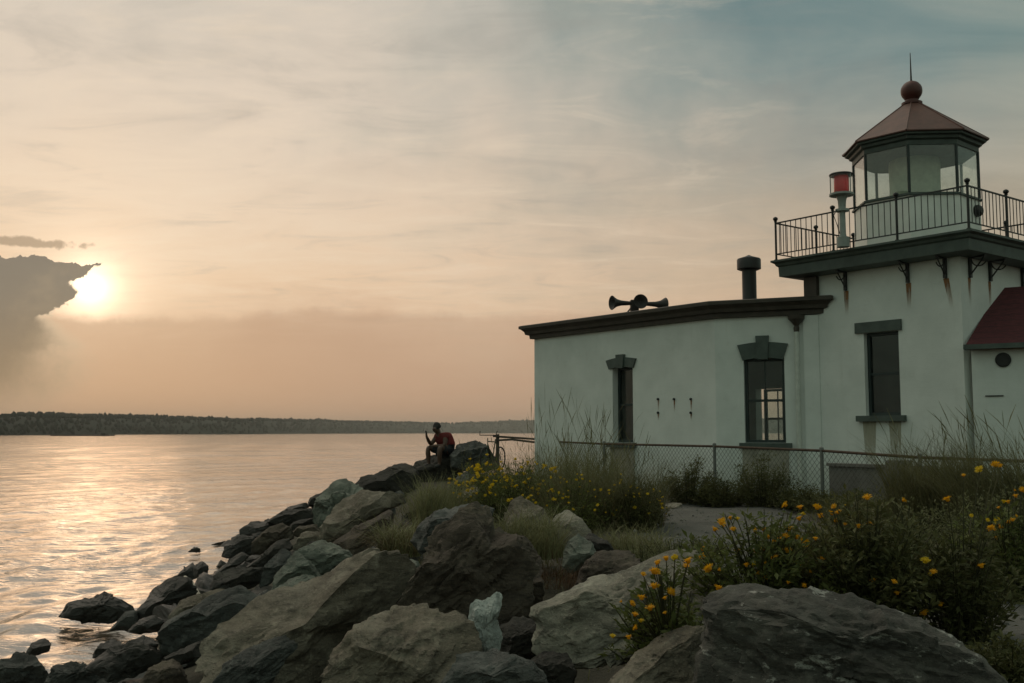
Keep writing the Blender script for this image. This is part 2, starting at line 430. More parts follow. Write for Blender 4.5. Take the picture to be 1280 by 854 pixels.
leaf_material('stem', (.055, .055, .025), (.10, .09, .04), trans=.05)
leaf_material('petal', (.90, .44, .012), (.95, .54, .02), .08, .45)
leaf_material('petal_yellow', (.78, .54, .015), (.86, .62, .03), .12, .45)
leaf_material('far_trees', (.012, .022, .016), (.020, .030, .020), trans=0)
m, b = new_mat('far_hill'); setp(b, Base_Color=ramp(noise(position(), .02, 4), [(.3, (.012, .022, .015)), (.7, (.022, .028, .018))]), Roughness=.95); M['far_hill'] = m

m, b = new_mat('ground'); p = position(); n = noise(p, 1.1, 6, .65); n2 = noise(p, 14, 5, .7)
setp(b, Base_Color=mixc(sstep(.45, .65, n2) * .6, ramp(n, [(.35, (.050, .045, .030)), (.65, (.085, .075, .052))]), (.035, .034, .022)),
     Roughness=.95, Normal=bump(n2 + noise(p, 45, 4) * .4, .9, .05)); M['ground'] = m
m, b = new_mat('path'); p = position(); n = noise(p, 1.6, 6, .65); n2 = noise(p, 22, 5, .7); st = noise(mapping(p, (1, 4, 1), (0, 0, .4)), 3, 5, .7)
setp(b, Base_Color=mixc(sstep(.5, .68, n2) * .5, ramp(n, [(.3, (.085, .085, .078)), (.7, (.145, .142, .128))]), mixc(st, (.08, .065, .05), (.19, .17, .13))),
     Roughness=.95, Normal=bump(n2 + st * .8 + noise(p, 60, 3) * .4, .8, .04)); M['path'] = m

m, b = new_mat('sea'); p = position()
n1 = noise(mapping(p, (.55, 1.0, 1), (0, 0, .25)), 1.3, 5, .6, .3); n2 = noise(mapping(p, (1, 1.5, 1), (0, 0, -.3)), 4.2, 4, .6, .2); n3 = noise(mapping(p, (.05, .12, 1), (0, 0, .2)), 1, 6, .7)
n5 = noise(mapping(p, (.6, 1.0, 1), (0, 0, .35)), .45, 5, .62, .4); gust_ = .30 + 1.1 * sstep(.36, .66, noise(mapping(p, (.018, .06, 1), (0, 0, .1)), 1, 5, .65))
h = sstep(.52, .80, n1) * 1.05 + sstep(.46, .80, n2) * .16 + sstep(.53, .80, n5) * 1.9 + sstep(.52, .85, n3) * 6.0
px_, py_, _z = sep(p); sd_ = px_ + py_ * .13 + 4.2
foam = sstep(-.9, .9, sd_) * sstep(2.0, 4.0, py_) * sstep(34.0, 30.0, py_) * sstep(.55, .66, noise(mapping(p, (1, 1.6, 1), (0, 0, .5)), 2.4, 7, .68, .6)) * .55
setp(b, Base_Color=mixc(foam, (.10, .075, .050), (.55, .53, .48)), Roughness=mixc(foam, (.07,) * 3, (.6,) * 3), IOR=2.3, Normal=bump(h * gust_, 1.0, .085)); b.inputs['Coat Weight'].default_value = .5; b.inputs['Coat Roughness'].default_value = .10; b.inputs['Coat IOR'].default_value = 1.5
S.nt.links.new(bump(h * gust_, 1.0, .028).k, b.inputs['Coat Normal']); M['sea'] = m

# ------------------------------------------------------------------ land, path, water, far shore, haze
def npss(a, b, x): t = np.clip((x - a) / (b - a), 0, 1); return t * t * (3 - 2 * t)
def shore_x(Y):
    Y = np.asarray(Y, float)
    return np.where(Y < 0, -4.2, np.where(Y < 34, -4.2 - .13 * Y, -8.62 + (Y - 34) * .95))
def land(X, Y, detail=True):
    X = np.asarray(X, float); Y = np.asarray(Y, float); d = X - shore_x(Y)
    z = .32 * d - .35 * (1 - npss(4.5, 6.8, d)); z = np.clip(z, -1.6, 1.5)
    near = npss(.20, .08, X / np.maximum(Y, .5)) * npss(10.5, 8.8, Y) * npss(3.0, 5.0, d)
    z = z - .5 * near
    if detail:
        q = np.stack([X, Y, 0 * X], -1).reshape(-1, 3)
        z = z + (.05 * fbm(q * .6, 3) ).reshape(X.shape)
    return z
def grid_mesh(xs, ys, zf):
    X, Y = np.meshgrid(xs, ys, indexing='ij'); Z = zf(X, Y); V = np.stack([X, Y, Z], -1).reshape(-1, 3)
    i = np.arange(len(xs) * len(ys)).reshape(len(xs), len(ys))
    F = np.stack([i[:-1, :-1], i[1:, :-1], i[1:, 1:], i[:-1, 1:]], -1).reshape(-1, 4); return V, F
V, F = grid_mesh(np.concatenate([np.arange(-16, 12, .16), np.linspace(12, 90, 60)]), np.concatenate([np.linspace(-30, 2, 40), np.arange(2.2, 36, .16), np.linspace(36.2, 110, 80)]), land)
tag(link(D.objects.new('ground', mesh_from('ground', V, F, 'ground', True))), kind='structure')
pc = np.array([(5.2, 23.0, 1.9), (4.4, 21, 2.1), (3.3, 16, 1.8), (2.7, 12, 1.5), (3.3, 9, 2.1), (4.6, 6.5, 2.4), (6, 2, 2.4), (7, -5, 2.4)])
tt = np.linspace(0, 7, 160); cx, cy, hw = [np.interp(tt, range(8), pc[:, k]) for k in range(3)]
ss = np.linspace(-1, 1, 24); edge_n = .35 * fbm(np.stack([tt * 1.7, tt * 0, tt * 0], -1), 3)
X = cx[:, None] + ss[None] * (hw * .75 + edge_n)[:, None]; Y = np.repeat(cy[:, None], 24, 1); Z = land(X, Y) + .03 - .09 * np.abs(ss[None]) ** 3 + .03 * fbm(np.stack([X * 2.2, Y * 2.2, 0 * X], -1).reshape(-1, 3), 3).reshape(X.shape) * np.abs(ss[None])
i = np.arange(160 * 24).reshape(160, 24); F = np.stack([i[:-1, :-1], i[1:, :-1], i[1:, 1:], i[:-1, 1:]], -1).reshape(-1, 4)
tag(link(D.objects.new('path', mesh_from('path', np.stack([X, Y, Z], -1).reshape(-1, 3), F, 'path', True))), kind='structure')

az = np.radians(np.concatenate([np.arange(-180, -46, 4.), np.arange(-46, 12, .2), np.arange(12, 180.1, 4.)]))
rr = 4 * np.exp(np.arange(0, 1107) * .007); rr = np.append(rr, 9500.)
A, Rr = np.meshgrid(az, rr, indexing='ij'); X, Y = Rr * np.sin(A), Rr * np.cos(A)
Z = 0 * X; wr = np.random.default_rng(11); q = np.stack([X * .05, Y * .05, 0 * X], -1).reshape(-1, 3)
wx, wy = 5 * vnoise(q * 3).reshape(X.shape), 5 * vnoise(q * 3 + 9).reshape(X.shape); gust = .65 + .5 * vnoise(q * 1.3 + 5).reshape(X.shape)
for k in range(16):
    L = .55 * 1.28 ** k if k < 11 else .7 * 1.25 ** (k - 11); th = wr.normal(-.55, .55); a = (.0062 if L < 2.6 else .0030) * L ** .92
    ph = (X * math.cos(th) + Y * math.sin(th)) * 2 * math.pi / L + (wx * math.cos(th * 3) + wy * math.sin(th * 3 + 1)) * .35 * 2 * math.pi / max(L, 1.2) + wr.uniform(0, 6)
    s = np.sin(ph); Z += a * (s - .35 * np.cos(2 * ph)) * npss(.6, .18, Rr * .007 / L) * gust
Z *= npss(900, 120, Rr)
n_ = len(rr); i = np.arange(len(az) * n_).reshape(len(az), n_); F = np.stack([i[:-1, :-1], i[:-1, 1:], i[1:, 1:], i[1:, :-1]], -1).reshape(-1, 4)
V = np.stack([X, Y, Z], -1).reshape(-1, 3)
keep = ~((V[F].mean(1)[:, 0] > 1) & (V[F].mean(1)[:, 1] > -20) & (V[F].mean(1)[:, 1] < 30) & (V[F].mean(1)[:, 0] < 40)); F = F[keep][:, ::-1].copy()
tag(link(D.objects.new('sea', mesh_from('sea', V, F, 'sea', True))), kind='structure')

prof = [(-1400, 500), (-700, 505), (-200, 510), (0, 513), (60, 511.5), (100, 514), (200, 516), (300, 519), (400, 522.5), (500, 525.5), (560, 527), (600, 526), (668, 524), (760, 525), (1000, 521), (1280, 524), (2200, 515)]
pxs = np.linspace(-1400, 2200, 500); top = np.interp(pxs, [p_[0] for p_ in prof], [p_[1] for p_ in prof])
dist = np.interp(pxs, [-1400, 0, 300, 668, 2200], [1150, 1200, 2300, 7000, 7600])
hx = (pxs - 640) / F_; hz = (541 - top) / F_ * dist; bx = np.array([hx * dist, dist]).T
rows = []
for k, (f, h) in enumerate(((0, -.01), (.001, .02), (.02, .45), (.05, .74), (.11, .80), (.3, .4), (.5, -.05))):
    q = bx * (1 + f); jz = fbm(np.stack([pxs * .03, pxs * 0 + k, pxs * 0], -1), 3) * .05 * (1 if 1 < k < 6 else 0)
    rows.append(np.stack([q[:, 0], q[:, 1], hz * (h + jz) * (1 + f) + (0 if k else -1)], -1))
V = np.stack(rows, 1).reshape(-1, 3); i = np.arange(len(V)).reshape(len(pxs), 7); F = np.stack([i[:-1, :-1], i[1:, :-1], i[1:, 1:], i[:-1, 1:]], -1).reshape(-1, 4)
tag(link(D.objects.new('hills', mesh_from('hills', V, F, 'far_hill', True))), kind='structure')
nT = 15000; u_ = rng.uniform(0, 498.9, nT); iu = u_.astype(int); fu = u_ - iu; k = rng.choice([1, 2, 3, 3, 3, 4], nT); fk = rng.uniform(0, .98, nT)
G = V.reshape(500, 7, 3); base = (G[iu, k] * (1 - fk)[:, None] + G[iu, k + 1 - (k == 4) * 1] * fk[:, None]) * (1 - fu)[:, None] + (G[iu + 1, k] * (1 - fk)[:, None] + G[iu + 1, k + 1 - (k == 4) * 1] * fk[:, None]) * fu[:, None]
hh = hz[iu] * rng.uniform(.12, .21, nT) * np.where(rng.random(nT) < .03, 1.35, 1); rad = hh * rng.uniform(.3, .6, nT)
n6 = 6; ang = np.arange(n6) * 2 * math.pi / n6
ring = lambda f, zf: np.stack([base[:, None, 0] + (rad * f)[:, None] * np.cos(ang), base[:, None, 1] + (rad * f)[:, None] * np.sin(ang), base[:, None, 2] + (hh * zf)[:, None] + 0 * ang], -1)
V = np.concatenate([ring(.8, -.1), ring(1, .3), ring(.6, .7), ring(.03, 1.0)], 1).reshape(-1, 3)
o = (np.arange(nT) * 4 * n6)[:, None, None]; kk = np.arange(n6); quad = np.concatenate([np.stack([r_ * n6 + kk, r_ * n6 + (kk + 1) % n6, (r_ + 1) * n6 + (kk + 1) % n6, (r_ + 1) * n6 + kk], -1) for r_ in range(3)])
tag(link(D.objects.new('far_wood', mesh_from('far_wood', V, (o + quad[None]).reshape(-1, 4), 'far_trees'))), 'dark wooded ridge along the far shore across the water', 'woods', kind='stuff')

m = D.materials.new('haze'); m.use_nodes = True; nt = m.node_tree; nt.nodes.clear()
mo = nt.nodes.new('ShaderNodeOutputMaterial'); pv = nt.nodes.new('ShaderNodeVolumePrincipled')
pv.inputs['Color'].default_value = (.94, .89, .82, 1); pv.inputs['Density'].default_value = .00009; pv.inputs['Anisotropy'].default_value = .3
nt.links.new(pv.outputs[0], mo.inputs['Volume']); M['haze'] = m
hb = MB().box((0, 0, 0), (1, 0, 0), (0, 1, 0), (0, 0, 1), -10000, 10000, -9600, 10000, -3, 130)
tag(obj('haze', hb, 'haze'), 'thin warm evening haze over the water', 'haze', kind='stuff')

# ------------------------------------------------------------------ lighthouse
th = R_(37.8)
U = np.array([-math.sin(th), math.cos(th), 0]); W = np.array([math.cos(th), math.sin(th), 0])
G0 = P(1214, 285, 20.4); GL = 5.0; dk_ = .57
C0 = G0 + dk_ * (U + W); TS = GL - 2 * dk_; DECK = G0[2]; BASE = 1.35
C0[2] = 0; g0 = np.array([G0[0], G0[1], 0.])
cen = g0 + GL / 2 * (U + W)
LH = thing('lighthouse', (cen[0], cen[1], BASE), 'white plastered lighthouse with square tower, glazed lantern and low flat roofed wing behind the fence', 'lighthouse')

def wall(b, o, e, n, L, z0, z1, t, holes):
    """a wall of real thickness t (inwards, -n) along e from o with rectangular openings (s0, s1, z0, z1)"""
    xs = sorted({0., L, *[h[0] for h in holes], *[h[1] for h in holes]}); zs = sorted({z0, z1, *[h[2] for h in holes], *[h[3] for h in holes]})
    for a0, a1 in zip(xs, xs[1:]):
        run = None
        for c0, c1 in zip(zs, zs[1:]):
            inside = any(h[0] - 1e-6 <= a0 and a1 <= h[1] + 1e-6 and h[2] - 1e-6 <= c0 and c1 <= h[3] + 1e-6 for h in holes)
            if inside:
                if run: b.box(o, e, n, Zv, a0, a1, -t, 0, run[0], run[1]); run = None
            else: run = (run[0], c1) if run else (c0, c1)
        if run: b.box(o, e, n, Zv, a0, a1, -t, 0, run[0], run[1])

def sash_window(parent, o, e, n, s0, s1, z0, z1, depth, grid=(2, 2), label=None):
    """frame with meeting rail and bars set back in the opening, plus panes, as part > sub-parts"""
    b = MB(); fw = .07
    for a, c, d, f in ((s0, s0 + fw, z0, z1), (s1 - fw, s1, z0, z1), (s0 + fw, s1 - fw, z0, z0 + fw), (s0 + fw, s1 - fw, z1 - fw, z1)):
        b.box(o, e, n, Zv, a, c, -depth - .09, -depth, d, f)
    wnd = obj('window', b, 'window_frame', parent)
    if label: wnd['label'] = label
    b = MB(); zm = (z0 + z1) / 2
    b.box(o, e, n, Zv, s0 + fw, s1 - fw, -depth - .075, -depth - .02, zm - .03, zm + .03)
    nx, _ = grid
    for k in range(1, nx):
        x = s0 + (s1 - s0) * k / nx; b.box(o, e, n, Zv, x - .012, x + .012, -depth - .065, -depth - .03, z0 + fw, zm - .03); b.box(o, e, n, Zv, x - .012, x + .012, -depth - .065, -depth - .03, zm + .03, z1 - fw)
    obj('glazing_bar', b, 'window_frame', wnd)
    b = MB(); b.box(o, e, n, Zv, s0 + fw - .01, s1 - fw + .01, -depth - .052, -depth - .046, z0 + fw - .01, z1 - fw + .01)
    obj('pane', b, 'window_glass', wnd)
    return wnd
def sill(parent, o, e, n, s0, s1, z0, z1, out_, m='dark_green_trim'):
    obj('sill', MB().box(o, e, n, Zv, s0, s1, -.05, out_, z0, z1), m, parent)
def lintel(parent, o, e, n, s0, s1, z0, z1, key=True):
    """flared flat arch with a taller keystone"""
    w_ = s1 - s0; pt = lambda s, z, t: np.asarray(o) + np.asarray(e) * s + Zv * z + np.asarray(n) * t
    b = MB(); H = z1 - z0
    if key:
        ins = .10 * w_; kx0, kx1 = s0 + w_ * .37, s0 + w_ * .63
        low = [(s0 + ins + (w_ - 2 * ins) * k / 8, z0 + .05 * math.sin(math.pi * k / 8)) for k in range(9)]
        up = [(s0 + w_ * k / 8, z1 - .36 * H + .06 * math.sin(math.pi * k / 8)) for k in range(9)]
        b.prism([pt(s, z, -.06) for s, z in low] + [pt(s, z, -.06) for s, z in up[::-1]], np.asarray(n) * .11)
        b.prism([pt(kx0 + .03, z0 + .01, -.06), pt(kx1 - .03, z0 + .01, -.06), pt(kx1, z1, -.06), pt(kx0, z1, -.06)], np.asarray(n) * .15)
    else: b.prism([pt(s0, z0, -.06), pt(s1, z0, -.06), pt(s1, z1, -.06), pt(s0, z1, -.06)], np.asarray(n) * .11)
    obj('lintel', b, 'dark_green_trim', parent)

# tower, hollow, with one window on the left face
nL = -W; nR = -U
TZ = DECK - .42
b = MB()
T3 = (1.47, 2.33, 3.38, 5.24)
wall(b, C0, U, nL, TS, BASE - .3, TZ, .28, [T3])
wall(b, C0 + U * 0 + W * .28, W, nR, TS - .28, BASE - .3, TZ, .28, [])
wall(b, C0 + U * TS + W * .28, W, U, TS - .28, BASE - .3, TZ, .28, [])
wall(b, C0 + W * TS + U * .002, U, W, TS - .004, BASE - .3, TZ, .28, [])
tower = obj('tower', b, 'white_plaster', LH)
wn = sash_window(LH, C0, U, nL, *T3, .12, (1, 2), 'tower window with a flat dark green lintel and sill')
lintel(wn, C0, U, nL, 1.38, 2.53, 5.242, 5.48, key=False); sill(wn, C0, U, nL, 1.34, 2.52, 3.25, 3.378, .12)
obj('dark_backing', MB().box(C0, U, nL, Zv, .30, TS - .30, -1.3, -1.2, BASE, TZ - .02), 'room_dark', tower)  # dark sheet added behind the window, its colour standing for the room's shade
# gallery: moulded cornice as square loft
def square(c, h, z): return [c + U * a * h + W * b_ * h + Zv * z for a, b_ in ((-1, -1), (-1, 1), (1, 1), (1, -1))]
h = GL / 2; c0 = cen.copy(); c0[2] = 0
b = MB().loft([square(c0, h - x, z) for x, z in ((.50, DECK - .44), (.14, DECK - .40), (.13, DECK - .17), (.09, DECK - .14), (.07, DECK - .09), (.015, DECK - .055), (0, DECK - .05), (0, DECK - .004), (.02, DECK))])
obj('gallery_deck', b, 'dark_green_trim', LH)
# iron brackets under the gallery
def bracket(o, e, n, s):
    b = MB(); z1 = DECK - .415; z0 = z1 - .45
    b.box(o, e, n, Zv, s - .035, s + .035, .002, .06, z0, z1); b.box(o, e, n, Zv, s - .025, s + .025, .06, .36, z1 - .04, z1)
    pt = lambda t, z: np.asarray(o) + e * s + n * t + Zv * z
    b.tube([pt(.05, z0 + .08), pt(.34, z1 - .04)], .016, 6)
    cc = [(.06 + .17 * (1 - math.cos(a)), z1 - .05 - .17 * math.sin(a)) for a in np.linspace(.15, math.pi - .6, 9)]
    b.tube([pt(*q) for q in cc], .014, 6)
    obj('bracket', b, 'iron', LH)
    st = MB(); st.box(o, e, n, Zv, s - .012, s + .018, .001, .004, z0 - random.uniform(.3, .55), z0); return st
m, bb = new_mat('rust_stain'); p = position(); x, y, z = sep(p)
nt = m.node_tree; tr = nt.nodes.new('ShaderNodeBsdfTransparent'); mx = nt.nodes.new('ShaderNodeMixShader')
setp(bb, Base_Color=(.27, .125, .05), Roughness=.9)
gen = sep(coord('Generated')); sn = noise(mapping(p, (14, 14, 1.6)), 1, 4, .6)
cx_ = S.op('ABSOLUTE', S.op('MAXIMUM', 0.0, gen[0]) - .5)
nt.links.new((sstep(.0, 1.0, gen[2]) * sstep(.18, .55, sn) * .9).k, mx.inputs[0])
nt.links.new(tr.outputs[0], mx.inputs[1]); nt.links.new(bb.outputs[0], mx.inputs[2]); nt.links.new(mx.outputs[0], nt.nodes['Material Output'].inputs[0]); M['rust_stain'] = m
m2_ = m.copy(); m2_.name = 'damp_stain'; M['damp_stain'] = m2_
m2_.node_tree.nodes['Principled BSDF'].inputs['Base Color'].default_value = (.40, .38, .29, 1)
def stain(o, e, n, s, z1, length, width, drift=0, m_='rust_stain'):
    q = lambda s_, z: o + e * s_ + n * .004 + Zv * z
    b = MB(); b.add([q(s - width / 2, z1), q(s + width / 2, z1), q(s + width * .3 + drift, z1 - length), q(s - width * .3 + drift, z1 - length)], [(0, 1, 2, 3)])
    obj(m_, b, m_, LH, normals=False)
for px in (1057, 1135, 1182):
    s = float(np.dot(on_plane(px, 335, C0, U) - C0, U)); bracket(C0, U, nL, s); stain(C0, U, nL, s, DECK - .87, .62 if px != 1182 else .7, .13, -.12 if px == 1182 else 0)
for px in (1211, 1236, 1276):
    s = float(np.dot(on_plane(px, 335, C0, W) - C0, W)); bracket(C0, W, nR, s); stain(C0, W, nR, s, DECK - .87, .65, .12)
for s, wd in ((1.62, .30), (2.25, .34)): stain(C0, U, nL, s, 3.25, 1.2, wd, m_='damp_stain')

# railing
b = MB(); inset = .10; hh_ = h - inset; RT = DECK + .92; RB = DECK + .14
cs = square(c0, hh_, 0)
posts = []
for k in range(4):
    a, d = cs[k], cs[(k + 1) % 4]; L = np.linalg.norm(d - a); e_ = (d - a) / L; n_ = np.cross(e_, Zv)
    b.box(a, e_, n_, Zv, 0, L, -.016, .016, RT - .03, RT); b.box(a, e_, n_, Zv, 0, L, -.012, .012, RB, RB + .024)
    for j in range(3):
        posts.append(a + e_ * L * j / 3)
        for i_ in range(1, 11):
            s = L * j / 3 + L / 3 * i_ / 11; b.box(a, e_, n_, Zv, s - .007, s + .007, -.007, .007, RB + .012, RT - .015)
rail = obj('railing', b, 'iron', LH)
p0 = None
for q in posts:
    b = MB().lathe(q + Zv * DECK, [(.05, 0), (.05, .02), (.027, .03), (.027, .93), (.04, .945), (.03, .96), (.052, .985), (.062, 1.01), (.052, 1.04), (.02, 1.06), (.001, 1.065)], 12)
    obj('post', b, 'iron', rail, smooth=True)

# lantern
lc = c0 + U * .17 + W * .02; ro = R_(232.2 + 22.5 - 3.0)
def octa(r, z, c=None): return [(lc if c is None else c) + np.array([math.sin(ro - k * math.pi / 4), math.cos(ro - k * math.pi / 4), 0]) * r + Zv * z for k in range(8)]
zE = P(1132, 161, 22.45)[2]; zGT = P(1135, 176, 22.5)[2]; zGB = P(1135, 236, 22.5)[2]; zTop = P(1139, 131, 24.1)[2]
RG = 1.39
b = MB().loft([octa(RG + .04, DECK - .01), octa(RG + .04, DECK + .10), octa(RG + .02, DECK + .10), octa(RG + .02, zGB - .06)])
lan = obj('lantern_room', b, 'lantern_white', LH)
obj('sill', MB().loft([octa(RG + .03, zGB - .08), octa(RG + .07, zGB - .07), octa(RG + .07, zGB - .03), octa(RG - .02, zGB)]), 'dark_green_trim', lan)
b = MB().loft([octa(RG - .10, zGT), octa(RG + .03, zGT - .01), octa(RG + .03, zGT + .10), octa(RG + .10, zGT + .13), octa(RG + .11, zGT + .20), octa(RG + .17, zE - .06), octa(RG + .20, zE - .05), octa(RG + .20, zE)])
obj('cornice', b, 'dark_green_trim', lan)
o1, o2 = octa(RG, zGB), octa(RG, zGT)
for k in range(8):
    obj('mullion', MB().tube([o1[k], o2[k]], .035, 6), 'window_frame', lan)
    a, d = o1[k], o1[(k + 1) % 8]; e_ = (d - a) / np.linalg.norm(d - a); n_ = np.cross(Zv, e_); n_ = n_ * np.sign(np.dot(n_, a - lc))
    obj('pane', MB().box(a, e_, n_, Zv, .03, np.linalg.norm(d - a) - .03, -.006, .004, 0, zGT - zGB), 'lantern_glass', lan)
a, d = octa(RG + .02, 0)[2], octa(RG + .02, 0)[3]; a, d = octa(RG + .02, 0)[3 - 0], octa(RG + .02, 0)[2]
q = on_plane(1220, 264, octa(RG + .02, 0)[2], octa(RG + .02, 0)[3] - octa(RG + .02, 0)[2])
fd = (octa(1, 0)[2] + octa(1, 0)[3]) / 2 - lc; fd[2] = 0; fd /= np.linalg.norm(fd)
obj('vent_hood', MB().lathe(q, [(.10, -.05), (.14, .0), (.14, .08), (.09, .14), (.02, .15)], 12, fd), 'iron', lan, smooth=True)
rings = [octa(RG + .26, zE + .001), octa(RG + .26, zE + .025)]
for t in (.33, .66, 1): rings.append(octa((RG + .26) * (1 - t) + .15 * t, zE + .025 + (zTop - zE) * t))
roof = obj('lantern_roof', MB().loft(rings), 'copper_roof', LH)
b = MB()
for k in range(8): b.tube([r_[k] for r_ in rings[1:]], .018, 5)
obj('roof_rib', b, 'copper_roof', roof)
zb = P(1139, 115, 24.1)[2]
b = MB().lathe(lc, [(.24, zTop - .02), (.24, zTop + .03), (.16, zTop + .06), (.15, zTop + .10), (.17, zTop + .12), (.14, zTop + .15)] + [(max(.03, .25 * math.sin(a)), zb - .25 * math.cos(a)) for a in np.linspace(.62, 3.02, 12)], 24)
obj('ball_finial', b, 'lantern_red', roof, smooth=True)
obj('lightning_rod', MB().tube([lc + Zv * (zb + .2), lc + Zv * (zb + .3), lc + Zv * (P(1139, 67, 24.1)[2])], [.03, .022, .008], 6), 'iron', roof)
lens = MB().lathe(lc - Zv * 0, [(.56, zGB - .35), (.58, zGB - .1), (.57, zGB + .5), (.58, zGB + .9), (.57, zGT - .06)], 32)
tag(obj('lens_drum', lens, 'curtain', loc=(lc[0], lc[1], zGB), smooth=True, sharp=50), 'pale canvas wrapped lens drum inside the glazed lantern room', 'lens drum')

# low wing: footprint Q -> K -> L -> far side
Q = on_plane(1020, 390, C0, U); Q[2] = 0
ea = R_(-67); E1 = np.array([math.sin(ea), math.cos(ea), 0]); N1 = np.array([-E1[1], E1[0], 0]); N1 = N1 if N1[1] < 0 else -N1
K = on_plane(893, 397, Q, E1); K[2] = 0
Lc = on_plane(668, 421, K, U); Lc[2] = 0
WZ = 5.84; WD = 4.6
L1, L2 = np.linalg.norm(K - Q), np.linalg.norm(Lc - K)
W2 = (.76, 1.72, 2.76, 4.78); W1 = (2.86, 3.64, 2.74, 4.76)
b = MB()
wall(b, Q, E1, N1, L1, BASE - .3, WZ, .26, [W2])
wall(b, K, U, nL, L2, BASE - .3, WZ, .26, [W1])
wall(b, Lc + W * .26 - U * .26, W, U, WD - .26, BASE - .3, WZ, .26, []) if False else wall(b, Lc + W * .262, W, U, WD - .262, BASE - .3, WZ, .26, [])
# far wall: an opening exactly where the far window is seen through the near one
FO = K + W * WD; q = on_plane(967, 507, FO, U); sw = float(np.dot(q - FO, U)); FW = (sw - .50, sw + .42, 2.55, 4.25)
wall(b, FO - U * 4.0, U, W, L2 + 4.0 - .262, BASE - .3, WZ, .26, [(FW[0] + 4, FW[1] + 4, FW[2], FW[3])])
wing = obj('wing_wall', b, 'white_plaster', LH)
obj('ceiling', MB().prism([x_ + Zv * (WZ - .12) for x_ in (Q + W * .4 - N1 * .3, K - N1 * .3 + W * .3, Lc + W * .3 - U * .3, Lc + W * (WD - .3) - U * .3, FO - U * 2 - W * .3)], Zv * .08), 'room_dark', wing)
wn = sash_window(LH, Q, E1, N1, *W2, .12, (2, 2), 'wing window beside the downspout with a far window seen through it')
lintel(wn, Q, E1, N1, .66, 1.86, 4.74, 5.32); sill(wn, Q, E1, N1, .62, 1.84, 2.63, 2.757, .12)
obj('window_apron', MB().box(Q, E1, N1, Zv, .70, 1.78, .001, .05, 1.5, 2.627), 'apron', wn)
wn = sash_window(LH, K, U, nL, *W1, .2, (1, 2), 'narrow looking wing window left of the rust marked bolts')
lintel(wn, K, U, nL, 2.70, 3.86, 4.72, 5.10); sill(wn, K, U, nL, 2.74, 3.78, 2.61, 2.737, .12)
obj('window_apron', MB().box(K, U, nL, Zv, 2.82, 3.70, .001, .05, 1.4, 2.607), 'apron', wn)
sash_window(LH, FO, U, -W, FW[0], FW[1], FW[2], FW[3], .10, (2, 2), 'far window on the water side of the wing')
# wing roof: mitred cornice profile round the footprint
def offset_line(p_, e_, n_, d): return p_ + n_ * d, e_
def meet(p1, e1, p2, e2):
    A_ = np.array([[e1[0], -e2[0]], [e1[1], -e2[1]]]); t = np.linalg.solve(A_, (p2 - p1)[:2]); return p1 + e1 * t[0]
RLEN = .42
def ring_at(d, z):
    k_ = meet(Q + N1 * d, E1, K + nL * d, U); l_ = meet(K + nL * d, U, Lc + U * d, W); f_ = meet(Lc + U * d, W, FO + W * d, U)
    s_ = Q - E1 * RLEN + N1 * d - E1 * (d - .34)
    return [x_ + Zv * z for x_ in (s_, k_, l_, f_, f_ - U * (L2 + 3.0), s_ - N1 * (d + .9))]
b = MB().loft([ring_at(d, z) for d, z in ((.02, WZ - .06), (.10, WZ - .05), (.11, WZ + .05), (.20, WZ + .08), (.22, WZ + .16), (.30, WZ + .24), (.34, WZ + .25), (.34, WZ + .33), (.30, WZ + .35))])
wroof = obj('wing_roof', b, 'brown_trim', LH)
# vent pipe and cap
vp = P(937, 374, 26.6); vz0 = WZ + .34; zc0 = P(937, 337, 26.6)[2]; zc1 = P(937, 325, 26.6)[2]
pipe = obj('vent_pipe', MB().lathe((vp[0], vp[1], 0), [(.26, vz0 - .03), (.22, vz0 + .05), (.185, vz0 + .12), (.185, zc0 + .05)], 20), 'iron', LH, smooth=True)
obj('cap', MB().lathe((vp[0], vp[1], 0), [(.24, zc0 - .02), (.31, zc0 + .01), (.31, zc1 + .0), (.29, zc1 + .03), (.10, zc1 + .09), (.01, zc1 + .13)], 20), 'iron', pipe, smooth=True)
# brown shaft at the tower's seaward corner, between wing roof and gallery
q = on_plane(1012, 360, C0 + nL * .03, U); s = float(np.dot(q - C0, U))
obj('corner_shaft', MB().box(C0, U, nL, Zv, s - .25, s + .10, .002, .12, WZ + .2, DECK - .45), 'brown_trim', LH)
# downspout with leader head
q = on_plane(997, 470, Q + N1 * .09, E1); q[2] = 0
ds = obj('downspout', MB().tube([q + Zv * 1.5, q + Zv * (WZ - .35)], .055, 10), 'pipe_paint', LH, smooth=True)
obj('leader_head', MB().lathe(q, [(.06, WZ - .46), (.07, WZ - .36), (.05, WZ - .32), (.11, WZ - .24), (.19, WZ - .16), (.20, WZ - .07)], 16), 'brown_trim', ds, smooth=True)
obj('pilaster', MB().box(Q, E1, N1, Zv, -.05, .30, .001, .05, BASE, WZ - .07), 'white_plaster', LH)
# rust marked bolts
for px, py in ((823, 499), (843, 499), (864, 499), (823, 516), (864, 516)):
    q = on_plane(px, py, K, U); obj('bolt', MB().lathe(q, [(.03, -.02), (.032, .035), (.02, .05), (.012, .06)], 8, nL), 'iron', LH)
    s = float(np.dot(q - K, U)); stain(K, U, nL, s, q[2] - .02, .35 if py < 510 else .2, .05)

